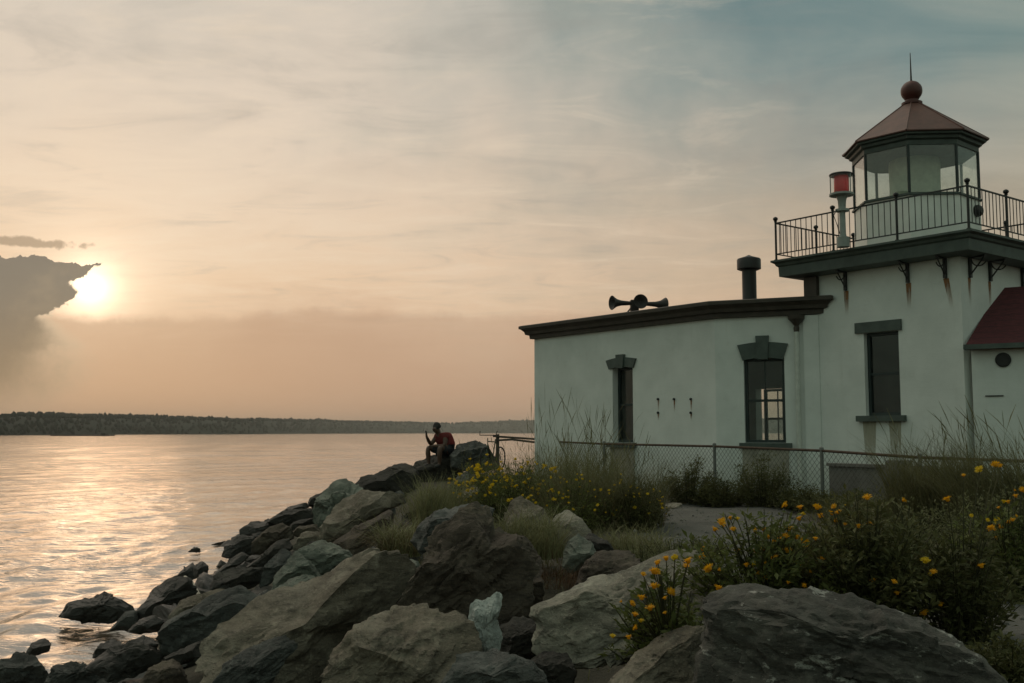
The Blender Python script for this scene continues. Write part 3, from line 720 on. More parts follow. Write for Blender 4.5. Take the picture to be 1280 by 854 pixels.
# annex with shingled roof against the tower's right face
an = R_(120); EA = np.array([math.sin(an), math.cos(an), 0]); NA = np.array([EA[1], -EA[0], 0]); NA = NA if NA[1] < 0 else -NA
A0 = C0 + nR * .10 + np.array([.06, .0, 0]); zE_ = P(1210, 430, A0[1])[2]
Rg = on_plane(1256, 363, C0, W); wr_ = float(np.dot(Rg - A0, -NA)); AL = 7.0
b = MB(); wall(b, A0, EA, NA, AL, BASE - .3, zE_, .2, [])
wall(b, A0 + EA * AL, -NA, EA, 2 * wr_, BASE - .3, zE_, .2, [])
obj('annex_wall', b, 'white_plaster', LH)
inn = -NA; slope = (Rg[2] - zE_) / wr_
pts = lambda d, x_, lift=0: A0 + EA * x_ + inn * d + Zv * (zE_ + slope * d + lift)
xr = float(np.dot(Rg - A0, EA))
b = MB(); ov = -.16
tp = [pts(ov, -.10, .06), pts(ov, AL + .2, .06), pts(wr_, AL + .2, .06), pts(wr_, xr - .1, .06)]
b.hexa([x_ - Zv * .08 for x_ in tp], tp)
t2 = [pts(wr_, xr - .1, .06), pts(wr_, AL + .2, .06), pts(wr_, AL + .2, .06) + inn * wr_ - Zv * slope * wr_, pts(wr_, xr - .1, .06) + inn * wr_ - Zv * slope * wr_]
b.hexa([x_ - Zv * .08 for x_ in t2], t2)
ar = obj('annex_roof', b, 'shingles', LH)
obj('gutter', MB().box(A0, EA, NA, Zv, -.12, AL + .2, .14, .26, zE_ - .13, zE_ - .03), 'dark_green_trim', ar)
q = on_plane(1254, 450, A0, EA); obj('round_vent', MB().lathe(q, [(.15, -.02), (.15, .03), (.125, .035), (.12, .012)], 24, NA), 'iron', LH)
q = on_plane(1243, 495, A0, EA); obj('wall_slot', MB().box(q, EA, NA, Zv, -.17, .17, .001, .02, -.012, .012), 'iron', LH)

# ------------------------------------------------------------------ red beacon on the gallery
bp = P(1054, 309, 22.55); bp[2] = DECK
BZ = lambda y: P(1054, y, 22.55)[2]
bc = thing('beacon_lamp', bp, 'red beacon lamp in a clear drum on a pale post at the gallery railing', 'beacon lamp')
zt0, zt1 = BZ(243), BZ(219)
obj('pole', MB().lathe((bp[0], bp[1], 0), [(.14, DECK), (.14, DECK + .22), (.08, DECK + .24), (.07, DECK + .3), (.066, zt0 - .40), (.15, zt0 - .39), (.15, zt0 - .34), (.08, zt0 - .33), (.09, zt0 - .15), (.13, zt0 - .03)], 20), 'grey_paint', bc, smooth=True)
obj('tray', MB().lathe((bp[0], bp[1], 0), [(.10, zt0 - .05), (.27, zt0 - .03), (.27, zt0 + .01), (.24, zt0 + .02)], 28), 'grey_paint', bc, smooth=True)
obj('glass_drum', MB().lathe((bp[0], bp[1], 0), [(.25, zt0 + .022), (.25, zt1 - .02)], 28), 'lamp_glass', bc, smooth=True)
obj('lens', MB().lathe((bp[0], bp[1], 0), [(.15, zt0 + .03), (.165, zt0 + .06), (.165, zt1 - .05), (.15, zt1 - .02)], 24), 'red_lens', bc, smooth=True)
obj('lid', MB().lathe((bp[0], bp[1], 0), [(.26, zt1 - .018), (.265, zt1 + .01), (.24, zt1 + .03), (.02, zt1 + .04)], 28), 'iron', bc, smooth=True)
for k in range(3):
    a = 2 * math.pi * k / 3 + .5; o_ = np.array([bp[0] + .25 * math.sin(a), bp[1] + .25 * math.cos(a), 0]); obj('guard_rod', MB().tube([o_ + Zv * (zt0 + .01), o_ + Zv * zt1], .012, 6), 'grey_paint', bc)
o_ = np.array([bp[0], bp[1], 0]); obj('cable', MB().tube([o_ + np.array([-.14, -.05, zt0 - .36]), o_ + np.array([-.22, -.08, zt0 - .5]), o_ + np.array([-.14, -.1, zt0 - .75]), o_ + np.array([-.09, -.04, zt0 - .9])], .012, 6), 'iron', bc)

# ------------------------------------------------------------------ fog horns on the wing roof
hp = P(797, 386, 28.6); hp[2] = WZ + .35
hn = thing('fog_horn', hp, 'dark cluster of three trumpet fog horns on the low flat roof', 'fog horn')
hz_ = P(797, 379.5, 28.6)[2]; hub = np.array([hp[0], hp[1], hz_])
obj('bracket', MB().box((hp[0], hp[1], 0), (1, 0, 0), (0, 1, 0), Zv, -.20, .02, -.14, .14, WZ + .36, hz_ + .09), 'horn_iron', hn)
for d, L in (((-.93, -.36, -.02), .80), ((.10, -1, .02), .40), ((.93, .30, .0), .86)):
    d = np.array(d) / np.linalg.norm(d)
    obj('horn', MB().lathe(hub, [(.05, 0), (.055, L * .3), (.075, L * .65), (.11, L * .82), (.17, L * .94), (.205, L), (.195, L + .01), (.13, L - .03), (.04, L - .10)], 20, d), 'horn_iron', hn, smooth=True)
obj('strut', MB().tube([hub + np.array([-.1, 0, -.02]), np.array([hp[0] - .43, hp[1] - .12, WZ + .36])], .022, 6), 'horn_iron', hn)

# ------------------------------------------------------------------ chain link fence
fp = [(700, 552.5, 29.5), (755, 555, 27.0), (893, 558, 23.0), (1027, 563.5, 20.0), (1150, 572, 17.6), (1290, 577, 16.2), (1420, 583, 15.2)]
tops = [P(*q) for q in fp]
fn = thing('chain_link_fence', (tops[2][0], tops[2][1], BASE), 'rusty chain link fence with a pipe top rail in front of the white building', 'fence')
for q in tops[1:]:
    obj('post', MB().lathe((q[0], q[1], 0), [(.035, BASE - .2), (.035, q[2] + .01), (.045, q[2] + .015), (.04, q[2] + .06), (.005, q[2] + .08)], 10), 'galvanised', fn, smooth=True)
obj('top_rail', MB().tube([q + Zv * .0 for q in tops], .026, 8), 'rust', fn, smooth=True)
b = MB(); wv = []; wf = []
def wire(p_, q_, r=.0043):
    d = q_ - p_; t = np.cross(d, Zv); t = t / np.linalg.norm(t) * r; u2 = np.cross(d, t); u2 = u2 / np.linalg.norm(u2) * r
    b.add([p_ + t, p_ + u2, p_ - t, p_ - u2, q_ + t, q_ + u2, q_ - t, q_ - u2], [(0, 1, 5, 4), (1, 2, 6, 5), (2, 3, 7, 6), (3, 0, 4, 7)])
for a, d in zip(tops, tops[1:]):
    L = np.linalg.norm((d - a)[:2]); H = 1.12; step = .13; e_ = (d - a) / L
    for k in np.arange(-H, L, step):
        for sgn in (1, -1):
            s0, s1 = max(0, k), min(L, k + H)
            if s1 - s0 < .02: continue
            z = (lambda s: -H + (s - k)) if sgn > 0 else (lambda s: -(s - k))
            wire(a + e_ * s0 + Zv * z(s0), a + e_ * s1 + Zv * z(s1))
obj('wire_mesh', b, 'wire', fn, normals=False)

# low concrete wall behind the fence
q0 = P(1036, 579, 20.9); q1 = P(1160, 580, 18.9)
e_ = (q1 - q0); e_[2] = 0; LL = np.linalg.norm(e_); e_ /= LL; n_ = np.cross(e_, Zv)
cw = MB().box((q0[0], q0[1], 0), e_, -n_, Zv, 0, LL, 0, .25, BASE - .2, q0[2] - .06)
lw = tag(obj('low_wall', cw, 'concrete', loc=(q0[0], q0[1], BASE)), 'low dark concrete wall behind the chain link fence below the tower window', 'low wall')
obj('coping', MB().box((q0[0], q0[1], 0), e_, -n_, Zv, -.03, LL, -.04, .29, q0[2] - .058, q0[2]), 'concrete', lw)
sx = LL * .68; obj('pier_cap', MB().prism([np.array([q0[0], q0[1], 0]) + e_ * (sx + a) + n_ * .06 + Zv * (q0[2] + z) for a, z in ((-.24, -.3), (.24, -.3), (.14, .09), (-.14, .09))], -n_ * .4), 'concrete', lw)

# ------------------------------------------------------------------ wooden rail and bicycle by the water
r0 = P(622, 544.5, 30.2); r1 = P(673, 548, 31.6)
wf_ = thing('wooden_rail_fence', (r0[0], r0[1], 1.4), 'weathered two rail wooden fence running to the far corner of the building', 'rail fence')
for q in (r0,):
    obj('post', MB().box((q[0], q[1], 0), (1, 0, 0), (0, 1, 0), Zv, -.05, .05, -.05, .05, 1.2, q[2] + .04), 'old_wood', wf_)
obj('rail', MB().tube([r0 + np.array([0, -.1, -.03]), r1 + np.array([0, -.1, -.03])], .034, 6), 'old_wood', wf_)
obj('rail', MB().tube([r0 + np.array([0, -.1, -.14]), P(640, 549.5, 30.1), P(673, 553.5, 31.6)], .034, 6), 'old_wood', wf_)
bb = P(610, 564, 29.9); bz = bb[2]
bk = thing('bicycle', (bb[0], bb[1], bz - .75), 'dark bicycle leaning on the wooden rail, handlebars and front wheel showing', 'bicycle')
fdir = np.array([.42, .90, 0]); fdir /= np.linalg.norm(fdir); sd_ = np.cross(fdir, Zv)
wc1 = bb + np.array([-.08, .0, -.22]); wc2 = wc1 + fdir * 1.02
for wc in (wc1, wc2):
    b = MB(); b.tube([wc + .32 * (fdir * math.cos(a) + Zv * math.sin(a)) for a in np.linspace(0, 2 * math.pi, 29)], .022, 6, cap=False)
    wh = obj('wheel', b, 'tyre', bk, smooth=True)
    b = MB()
    for k in range(14):
        a = 2 * math.pi * k / 14; b.tube([wc, wc + .31 * (fdir * math.cos(a) + Zv * math.sin(a))], .004, 4)
    obj('spoke', b, 'galvanised', wh)
head = wc1 + fdir * .16 + Zv * .50; seat_t = wc1 + fdir * .68 + Zv * .48; bbk = wc1 + fdir * .48 + Zv * -.02
b = MB().tube([head, seat_t], .018, 6).tube([head - Zv * .08, bbk], .02, 6).tube([seat_t + Zv * .08, bbk], .018, 6).tube([bbk, wc2], .013, 6).tube([seat_t, wc2], .012, 6)
obj('frame', b, 'bike_green', bk)
obj('fork', MB().tube([head + Zv * .1, head - Zv * .1, wc1], .016, 6), 'bike_green', bk)
hb_ = head + Zv * .18; obj('handlebar', MB().tube([hb_ - sd_ * .28 + fdir * .06 + Zv * .12, hb_ - sd_ * .26, hb_, hb_ + sd_ * .26, hb_ + sd_ * .28 + fdir * .06 + Zv * .12], .015, 6), 'iron', bk)
obj('saddle', MB().loft([[seat_t + Zv * .14 + fdir * f + sd_ * s_ * w2 + Zv * z for s_, z in ((-1, 0), (1, 0), (1, .05), (-1, .05))] for f, w2 in ((-.14, .02), (-.05, .03), (.08, .07), (.13, .06))]), 'iron', bk)
# barge
q = P(102, 543.2, 950); b = MB(); s = 950 / F_
b.loft([[np.array([q[0] + x_ * s, 950 + y_, z]) for x_, y_ in ((-36, -5), (37, -5), (39, 5), (-34, 5))] for z in (-.4, 1.1)])
bg_ = tag(obj('barge', b, 'iron', loc=(q[0], 950, 0)), 'long low dark barge far out on the water below the sun', 'barge')
obj('deckhouse', MB().box((q[0], 950, 0), (1, 0, 0), (0, 1, 0), Zv, 26 * s, 31 * s, -3, 3, 1.11, 2.6), 'iron', bg_)

# ------------------------------------------------------------------ boulders
import bmesh
_ico = {}
def ico(n):
    if n not in _ico:
        bm = bmesh.new(); bmesh.ops.create_icosphere(bm, subdivisions=n, radius=1)
        bm.verts.ensure_lookup_table()
        _ico[n] = (np.array([v.co[:] for v in bm.verts]), np.array([[v.index for v in f.verts] for f in bm.faces])); bm.free()
    return _ico[n]
ZOOM = {'A': (0, 640, 3.99), 'B': (220, 560, 4.267), 'C': (240, 680, 4.267), 'D': (500, 620, 3.65), 'E': (760, 640, 3.99), 'G': (505, 515, 7.11), 'p': (0, 0, 1)}
def pxs_of(txt):
    k, rest = txt.split(':'); x0, y0, s_ = ZOOM[k]
    return [(x0 + float(a.split(',')[0]) / s_, y0 + float(a.split(',')[1]) / s_) for a in rest.split()]
def rock_depth(px, py):
    k = max(.02, (py - 541) / F_); x_ = (px - 640) / F_
    return max(1.45 / k if px > 560 else 0, 1.656 / max(.02, k + .32 * x_ + .0416)) if px > 300 else 1.656 / max(.02, k + .32 * x_ + .0416)
def shape_rock(seed, sub, radial, T, lean, facets, size, rough, strata, planes=()):
    """faceted, noise weathered boulder in local axes x right, y away, z up; radial(theta) gives its outline"""
    r_ = np.random.default_rng(seed); V, F = ico(sub); V = V.copy()
    N = r_.normal(size=(facets, 3)); N /= np.linalg.norm(N, axis=1)[:, None]
    dd = r_.uniform(.48, .86, facets)
    N = np.concatenate([N, [[r_.uniform(-.4, .15), r_.uniform(-.5, -.2), .85], [r_.uniform(-.35, .55), -.9, r_.uniform(-.4, -.1)]], np.array(planes)[:, :3] if len(planes) else np.zeros((0, 3))])
    N /= np.linalg.norm(N, axis=1)[:, None]; dd = np.concatenate([dd, [r_.uniform(.40, .52), r_.uniform(.46, .58)], [q[3] for q in planes]])
    for _ in range(2):
        for n, d in zip(N, dd):
            a = V @ n - d; k = a > 0; V[k] -= np.outer(a[k] * .97, n)
    if sub > 4:
        for _ in range(int(r_.integers(3, 6))):                    # fracture planes, one side slipped
            n = r_.normal(size=3); n /= np.linalg.norm(n); a = V @ n - r_.uniform(-.5, .6) + fbm(V * 2.2 + seed + _ * 7, 3) * .10
            V *= (1 - .055 * npss(.0, .02, a) - .05 * np.exp(-(a / .018) ** 2))[:, None]
    V += V / np.linalg.norm(V, axis=1)[:, None] * (fbm(V * 1.6 + seed * 3.1, 3) * .06)[:, None]
    t = np.arctan2(V[:, 2], V[:, 0]); rho = np.hypot(V[:, 0], V[:, 2])
    nb = 90; bi = ((t + math.pi) / (2 * math.pi) * nb).astype(int) % nb; mx = np.zeros(nb)
    np.maximum.at(mx, bi, rho); mx = np.where(mx == 0, mx.mean(), mx)
    mx = (np.roll(mx, 1) + 2 * mx + np.roll(mx, -1)) / 4
    tb = (t + math.pi) / (2 * math.pi) * nb - .5; lo = np.floor(tb).astype(int); f = tb - lo
    Rf = mx[lo % nb] * (1 - f) + mx[(lo + 1) % nb] * f
    sc_ = radial(t) / Rf
    Q_ = np.stack([V[:, 0] * sc_, V[:, 1] * T, V[:, 2] * sc_], -1)
    Q_[:, 1] += lean * Q_[:, 2]
    # weathering: broad dents, ledges along the bedding, fine grain
    nd = Q_ / (np.array([size, T, size]) ** 2); nd /= np.linalg.norm(nd, axis=1)[:, None] + 1e-9
    ca, sa = math.cos(strata), math.sin(strata)
    bed = np.stack([(Q_[:, 0] * ca + Q_[:, 2] * sa) * .9, Q_[:, 1] * .9, (-Q_[:, 0] * sa + Q_[:, 2] * ca) * 6], -1) / size
    h_ = fbm(Q_ / size * 2.2 + seed, 4, .55) * .07 + (1 - np.abs(fbm(bed * 1.4 + seed * 1.7, 3))) * .05 + fbm(Q_ / size * 9 + seed * 2.3, 3, .6) * .020 + (fbm(bed * 5 + seed, 3, .6) * .016 if sub > 4 else 0)
    sv = (-Q_[:, 0] * sa + Q_[:, 2] * ca) / size * r_.uniform(2.2, 3.6) + Q_[:, 1] / size * .6 + fbm(Q_ / size * 1.3 + seed * 5.1, 3) * .45
    fr_ = sv - np.floor(sv); h_ = h_ + .055 * (fr_ ** 1.5 - npss(.90, 1.0, fr_)) * (.4 + .6 * npss(-.3, .4, fbm(Q_ / size * 1.1 + seed, 2)))
    Q_ += nd * (h_ * size * rough)[:, None]
    return Q_, F
nrock = 0
def rock(txt, label, mat_, Y=None, thick=1.0, lean=.35, facets=9, seed=None, rough=1.0, strata=.45, sub=5, name='boulder', cat='boulder', dz=0, planes=()):
    global nrock
    nrock += 1; seed = seed or 100 + nrock * 7
    pl = pxs_of(txt); xs = [q[0] for q in pl]; ys = [q[1] for q in pl]
    cx_, cy_ = (min(xs) + max(xs)) / 2, (min(ys) + max(ys)) / 2
    if Y is None: Y = min(rock_depth(cx_, cy_ * .6 + max(ys) * .4), 3.06 * F_ / (max(ys) - 541))
    c_ = P(cx_, cy_, Y); a = math.atan2(c_[0], c_[1]); rt = np.array([math.cos(a), -math.sin(a), 0]); fw = np.array([math.sin(a), math.cos(a), 0])
    loc = []
    for px, py in pl:
        q = on_plane(px, py, c_, rt) - c_; loc.append((float(q @ rt), q[2]))
    loc = np.array(loc); A_ = loc; B_ = np.roll(loc, -1, 0)
    def radial(t):
        d = np.stack([np.cos(t), np.sin(t)], -1); best = np.full(len(t), .02)
        for p_, q_ in zip(A_, B_):
            e_ = q_ - p_; den = d[:, 0] * e_[1] - d[:, 1] * e_[0]; den = np.where(abs(den) < 1e-9, 1e-9, den)
            s_ = (p_[0] * e_[1] - p_[1] * e_[0]) / den; u_ = (p_[0] * d[:, 1] - p_[1] * d[:, 0]) / den
            ok = (u_ >= -1e-6) & (u_ <= 1 + 1e-6) & (s_ > 0); best = np.where(ok & (s_ > best), s_, best)
        return best
    tg = np.linspace(-math.pi, math.pi, 361); rg = radial(tg)
    k = np.array([1, 2, 3, 2, 1]) / 9.; rs = np.convolve(np.r_[rg[-5:-1], rg, rg[1:5]], k, 'same')[4:-4]
    size = math.sqrt((max(loc[:, 0]) - min(loc[:, 0])) * (max(loc[:, 1]) - min(loc[:, 1]))) / 2
    V, F = shape_rock(seed, sub, lambda t: np.interp(t, tg, rs), size * thick, lean * .45, facets, size, rough, strata, planes)
    Wd = V[:, :1] * rt + V[:, 1:2] * fw + V[:, 2:] * Zv
    o = link(D.objects.new(name, mesh_from(name, Wd, F, mat_, True, 28)))
    o.location = tuple(c_ + Zv * dz)
    return tag(o, label, cat, 'boulders of the rocky shore')

RK = [
 # out in the water and along the waterline
 ('A:300,525 330,465 420,430 450,440 515,408 600,440 665,470 670,500 560,545 430,540', 'long dark wet boulder lying farthest out in the shallow water', 'rock_dark', dict(facets=12)),
 ('A:680,490 760,410 870,325 940,330 985,390 960,430 850,490 830,540 700,540', 'dark slanted boulder just right of the long rock in the water', 'rock_dark', {}),
 ('A:545,590 625,505 680,500 685,550 640,590', 'small grey wedge of stone at the right end of the long rock in the water', 'rock_grey', dict(sub=4)),
 ('A:630,600 700,545 770,520 820,545 780,595 690,610', 'low dark stone in the shallows in front of the pale streaked boulder', 'rock_dark', dict(sub=4)),
 ('A:845,510 910,445 1000,415 1100,393 1135,405 1060,450 940,490 860,540', 'flat stone with a sunlit top beside the bleached stick', 'rock_tan', dict(lean=.9)),
 ('p:199,788 217,775 240,763 265,748 300,733 320,743 322,772 292,800 250,822 205,822', 'big dark boulder with a pale sloping top left of the long slab', 'rock_grey', dict(lean=.6)),
 ('A:460,725 490,670 560,643 605,650 600,695 520,730', 'small rounded black wet stone at the edge of the water', 'rock_dark', dict(sub=4, facets=5)),
 ('A:430,775 560,690 650,655 740,660 805,700 800,760 700,800 560,830 470,800', 'rounded shiny black boulder with water running past it', 'rock_dark', dict(facets=6)),
 ('A:690,870 740,790 860,748 900,770 930,830 920,880', 'brown rounded boulder at the bottom edge left of the long slab', 'rock_brown', dict(facets=6)),
 ('A:-40,880 0,760 80,722 170,740 235,800 250,880', 'rough seaweed covered rock in the bottom left corner', 'rock_grey', dict(rough=1.8, facets=5, Y=12.2)),
 ('A:215,880 280,782 380,760 500,800 545,880', 'low weed covered rock washed by water at the bottom edge', 'rock_grey', dict(rough=1.7, facets=5, Y=11.6)),
 ('A:125,715 160,660 220,638 255,660 240,695 150,722', 'small lone black stone standing in the water near the left edge', 'rock_dark', dict(sub=4, facets=5)),
 ('A:970,325 965,275 1010,250 1037,270 1032,315 1000,332', 'black upright stone above the bleached stick', 'rock_dark', dict(sub=4)),
 ('A:870,325 960,258 985,290 975,330 930,340', 'flat wet ledge in the water behind the bleached stick', 'rock_dark', dict(sub=4, lean=1)),
 ('A:945,197 970,176 998,182 992,200', 'tiny stone breaking the water surface apart from the shore', 'rock_dark', dict(sub=3)),
 ('A:640,645 720,626 795,660 760,695', 'dark stone wedged behind the rounded shiny black boulder', 'rock_dark', dict(sub=4)),
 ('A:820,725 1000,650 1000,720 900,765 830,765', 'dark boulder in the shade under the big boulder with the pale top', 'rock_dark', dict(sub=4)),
 # the slope, middle distance
 ('B:480,390 560,345 700,325 750,330 745,375 600,415 520,415', 'long dark slab with a flat top just below the shore skyline', 'rock_dark', dict(lean=.7)),
 ('B:515,370 600,320 690,293 710,318 600,355', 'thin dark slab behind the flat topped one at the waterline', 'rock_dark', dict(sub=4)),
 ('B:245,580 265,520 340,473 415,480 425,565 300,595', 'dark boulder with a glossy left face at the water edge', 'rock_dark', {}),
 ('B:405,505 480,440 560,408 612,430 625,485 540,525 440,570 405,565', 'grey brown boulder with a ridged back above the glossy one', 'rock_brown', {}),
 ('B:340,472 345,435 400,398 490,398 525,422 440,465', 'small flat dark stone nearest the far waterline', 'rock_dark', dict(sub=4, lean=.8)),
 ('B:600,445 620,398 740,373 750,412 650,435', 'dark stone left of the ribbed upright slab', 'rock_dark', dict(sub=4)),
 ('B:610,465 650,425 745,408 765,445 700,480', 'brown stone lying under the dark one beside the ribbed slab', 'rock_brown', dict(sub=4)),
 ('B:212,665 290,600 350,563 392,580 330,625 240,680', 'narrow dark stone leaning over the water', 'rock_dark', dict(sub=4)),
 ('B:362,640 450,580 540,500 600,488 625,540 560,575 500,605 470,645 400,650', 'dark boulder with a curved sharp crest', 'rock_dark', {}),
 ('B:178,755 210,680 300,650 460,638 485,705 400,740 280,780', 'black boulder with a light rim right of the bleached stick', 'rock_dark', {}),
 ('B:448,725 480,620 560,553 612,560 605,625 540,695 470,745', 'dark grey rock behind the green pyramid shaped boulder', 'rock_grey', {}),
 ('B:738,445 743,340 768,260 840,198 910,183 992,235 940,275 870,325 800,385 772,445', 'upright blue grey slab with vertical ribs', 'rock_green', dict(strata=1.3, rough=1.4)),
 ('B:700,305 720,268 840,208 845,240 770,300 740,325', 'dark stone peeking out behind the ribbed upright slab', 'rock_dark', dict(sub=4)),
 ('B:768,455 798,390 880,283 990,233 1190,258 1205,295 1110,345 1060,400 950,440 890,510 820,520 778,495', 'large pale boulder with a flat sloping top left of the grass', 'rock_tan', dict(lean=.75, facets=12)),
 ('B:950,195 990,158 1120,128 1200,118 1290,150 1300,240 1200,260 1000,250', 'big dark rounded boulder on the skyline below the seated person', 'rock_dark', {}),
 ('B:1100,140 1165,92 1220,88 1270,105 1300,150 1200,170', 'dark boulder top on the skyline left of the seated person', 'rock_dark', dict(sub=4, Y=30)),
 ('B:830,515 960,430 1070,370 1145,328 1160,400 1070,490 985,550 930,595 860,570', 'brown boulder in front of the large pale one with white spots', 'rock_brown', dict(lean=.6)),
 ('B:640,505 680,453 760,448 790,480 785,515 700,540 620,540', 'small tan stone in front of the large pale boulder', 'rock_tan', dict(sub=4)),
 ('B:635,575 660,540 770,506 840,528 937,570 948,605 870,645 790,695 720,645 655,595', 'smooth green boulder leaning behind the green pyramid', 'rock_green', dict(lean=.6)),
 ('B:513,755 530,690 640,563 700,600 787,700 720,750 560,770', 'green grey pyramid shaped boulder with a sharp ridge', 'rock_green', dict(facets=6)),
 ('B:438,860 480,790 560,740 690,683 785,700 680,790 560,845 500,875', 'green flat slab below the green pyramid boulder', 'rock_green', dict(lean=.8)),
 ('B:785,718 850,650 930,618 1005,598 965,645 830,720', 'thin teal slab tucked behind the long striped slab', 'rock_green', dict(sub=4)),
 ('B:413,800 490,758 505,790 430,840', 'small stone between the green slab and the dark boulder', 'rock_grey', dict(sub=4)),
 ('B:1150,640 1200,595 1290,610 1320,700 1200,730', 'pale teal stone showing between the slab and the big brown rock', 'rock_green', dict(sub=4)),
 # the near slope
 ('C:30,640 40,540 110,480 250,410 340,360 480,290 600,250 730,200 860,90 960,58 1040,78 1110,100 1175,190 1120,285 1105,395 950,440 850,500 760,590 650,700 560,800 30,830', 'long striped slab slanting up to the right with an orange tint', 'rock_tan', dict(Y=9.3, thick=.8, lean=.5, facets=5, strata=.52, rough=1.2, sub=6, planes=((-.50, -.42, .76, .20), (.46, -.86, -.22, .22)))),
 ('C:100,800 110,730 180,640 340,565 500,498 570,540 460,650 380,740 300,830', 'greenish lower end of broken slab at the bottom of the frame', 'rock_grey', dict(Y=8.3, sub=6, lean=.7, thick=.7, strata=.5)),
 ('p:394,866 410,835 440,797 468,779 490,773 530,771 575,770 584,776 596,808 594,828 570,845 548,880', 'broad tan boulder with a flat grey right face at the bottom', 'rock_tan', dict(Y=7.1, sub=6, lean=.35, facets=7, strata=.9)),
 ('D:15,460 60,400 95,310 140,240 180,170 250,80 340,38 410,72 430,170 560,200 592,280 580,400 560,500 480,590 430,640 340,570 200,570 60,580', 'biggest dark brown boulder, craggy with a pale patch near its top', 'rock_brown', dict(Y=9.2, sub=6, thick=.9, lean=.40, facets=14, strata=.7, rough=1.3)),
 ('D:60,205 100,128 160,88 250,58 350,38 420,60 400,120 250,130 160,200 100,270', 'flat grey ledge rock behind the top of the biggest brown boulder', 'rock_grey', dict(Y=10.3, lean=.7)),
 ('D:470,290 520,215 570,205 640,300 650,480 560,620 480,590', 'dark cracked rock at the right flank of the biggest brown boulder', 'rock_brown', dict(Y=9.7)),
 ('D:308,575 322,500 345,478 378,487 410,468 447,440 466,462 460,510 442,560 450,600 467,645 430,745 388,745 350,695', 'thin pale upright shard of rock standing in a gap', 'rock_white', dict(Y=7.5, sub=6, thick=.42, lean=.1, facets=4, strata=1.35, rough=.75)),
 ('D:165,880 270,740 380,733 490,726 600,768 665,840 680,900', 'low mottled green boulder at the bottom edge below the pale shard', 'rock_grey', dict(Y=6.6, sub=6, lean=.7)),
 ('p:664,768 668,756 686,751 719,738 747,727 785,716 828,697 850,695 872,698 886,712 888,742 862,795 800,810 740,822 700,820 668,808 670,792 680,778', 'large pale flat boulder with an overhanging left edge beside the flowers', 'rock_pale', dict(Y=7.7, sub=6, thick=.8, lean=.8, facets=9, strata=.3)),
 ('D:795,410 850,300 900,268 1050,263 1088,300 1095,340 950,390 830,440', 'reddish brown boulder behind the large pale one', 'rock_brown', dict(Y=9.8)),
 ('D:745,320 760,230 812,193 872,213 895,262 865,330 790,350', 'small teal boulder in front of the grass clump', 'rock_green', dict(Y=10.4, sub=4)),
 ('D:820,200 870,178 955,218 980,265 890,290', 'dark stone half hidden between teal and reddish boulders', 'rock_dark', dict(Y=10.8, sub=4)),
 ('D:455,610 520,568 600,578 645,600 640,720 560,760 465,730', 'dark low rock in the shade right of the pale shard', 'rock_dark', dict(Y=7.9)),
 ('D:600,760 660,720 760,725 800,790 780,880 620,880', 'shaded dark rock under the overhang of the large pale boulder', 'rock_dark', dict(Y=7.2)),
 ('D:680,150 715,92 780,78 835,110 870,180 780,250 690,240', 'pale flat boulder half buried behind the grass', 'rock_pale', dict(Y=12.3, sub=4, lean=.6)),
 ('D:470,160 505,40 560,18 645,60 700,150 680,260 540,270', 'grey boulder half hidden behind the middle grass tuft', 'rock_tan', dict(Y=11.6, lean=.5)),
 ('E:-30,900 0,850 60,790 160,720 330,618 430,593 475,605 505,680 530,880 100,900', 'pale flat stone wedged left of the nearest dark boulder', 'rock_tan', dict(Y=6.5, sub=6, lean=.9, facets=7, strata=.5)),
 ('p:874,785 878,760 895,747 940,743 960,746 1000,752 1060,760 1120,778 1180,798 1220,820 1250,855 1262,905 900,905 886,860', 'nearest dark boulder filling the bottom right corner, streaked with white', 'rock_streaked', dict(Y=5.6, sub=6, thick=.75, lean=.55, facets=10, strata=-.25, rough=1.2)),
 # skyline by the person
 ('G:60,540 110,440 220,408 300,385 370,366 445,372 490,440 520,560 500,700 100,700', 'dark boulder the person sits on', 'rock_dark', dict(Y=31.2, lean=.2, thick=1.2)),
 ('G:425,385 480,293 560,288 620,263 720,293 790,380 820,500 600,540 420,500', 'grey boulder on the skyline right of the seated person', 'rock_grey', dict(Y=30.6)),
 ('G:-40,500 60,488 110,520 120,700 0,740 -80,680', 'dark boulder left of and below the seated person', 'rock_dark', dict(Y=29, sub=4)),
 ('G:455,630 490,558 560,553 645,580 720,645 700,720 560,760 480,720', 'mossy grey boulder below the yellow flower bush', 'rock_grey', dict(Y=21.5, sub=4)),
 ('G:430,860 500,700 640,660 760,700 800,860', 'tan boulder between two grass tufts on the slope', 'rock_tan', dict(Y=18, sub=4)),
]
for txt, label, mt_, kw in RK: rock(txt, label, mt_, **kw)
fs = P(837, 632, 20.5)
def small_rock(c_, r, mat_, seed, sub=3, sq=(1, 1, .7)):
    V, F = shape_rock(seed, sub, lambda t: np.full(len(t), r), r * .9, .1, 9, r, 1.1, .4)
    V = V * np.array(sq); o = link(D.objects.new('boulder', mesh_from('boulder', V, F, mat_, True, 28)))
    o.location = tuple(map(float, c_)); o.rotation_euler = (0, 0, seed % 6.28); return o
tag(small_rock((fs[0], fs[1], 1.52), .26, 'rock_pale', 5, 4, (1.2, 1, .35)), 'small flat pale stone beside the dirt path', 'stone')
protos = []
r_ = np.random.default_rng(21); cnt = 0
fill_mats = ['rock_dark', 'rock_dark', 'rock_brown', 'rock_grey', 'rock_grey']
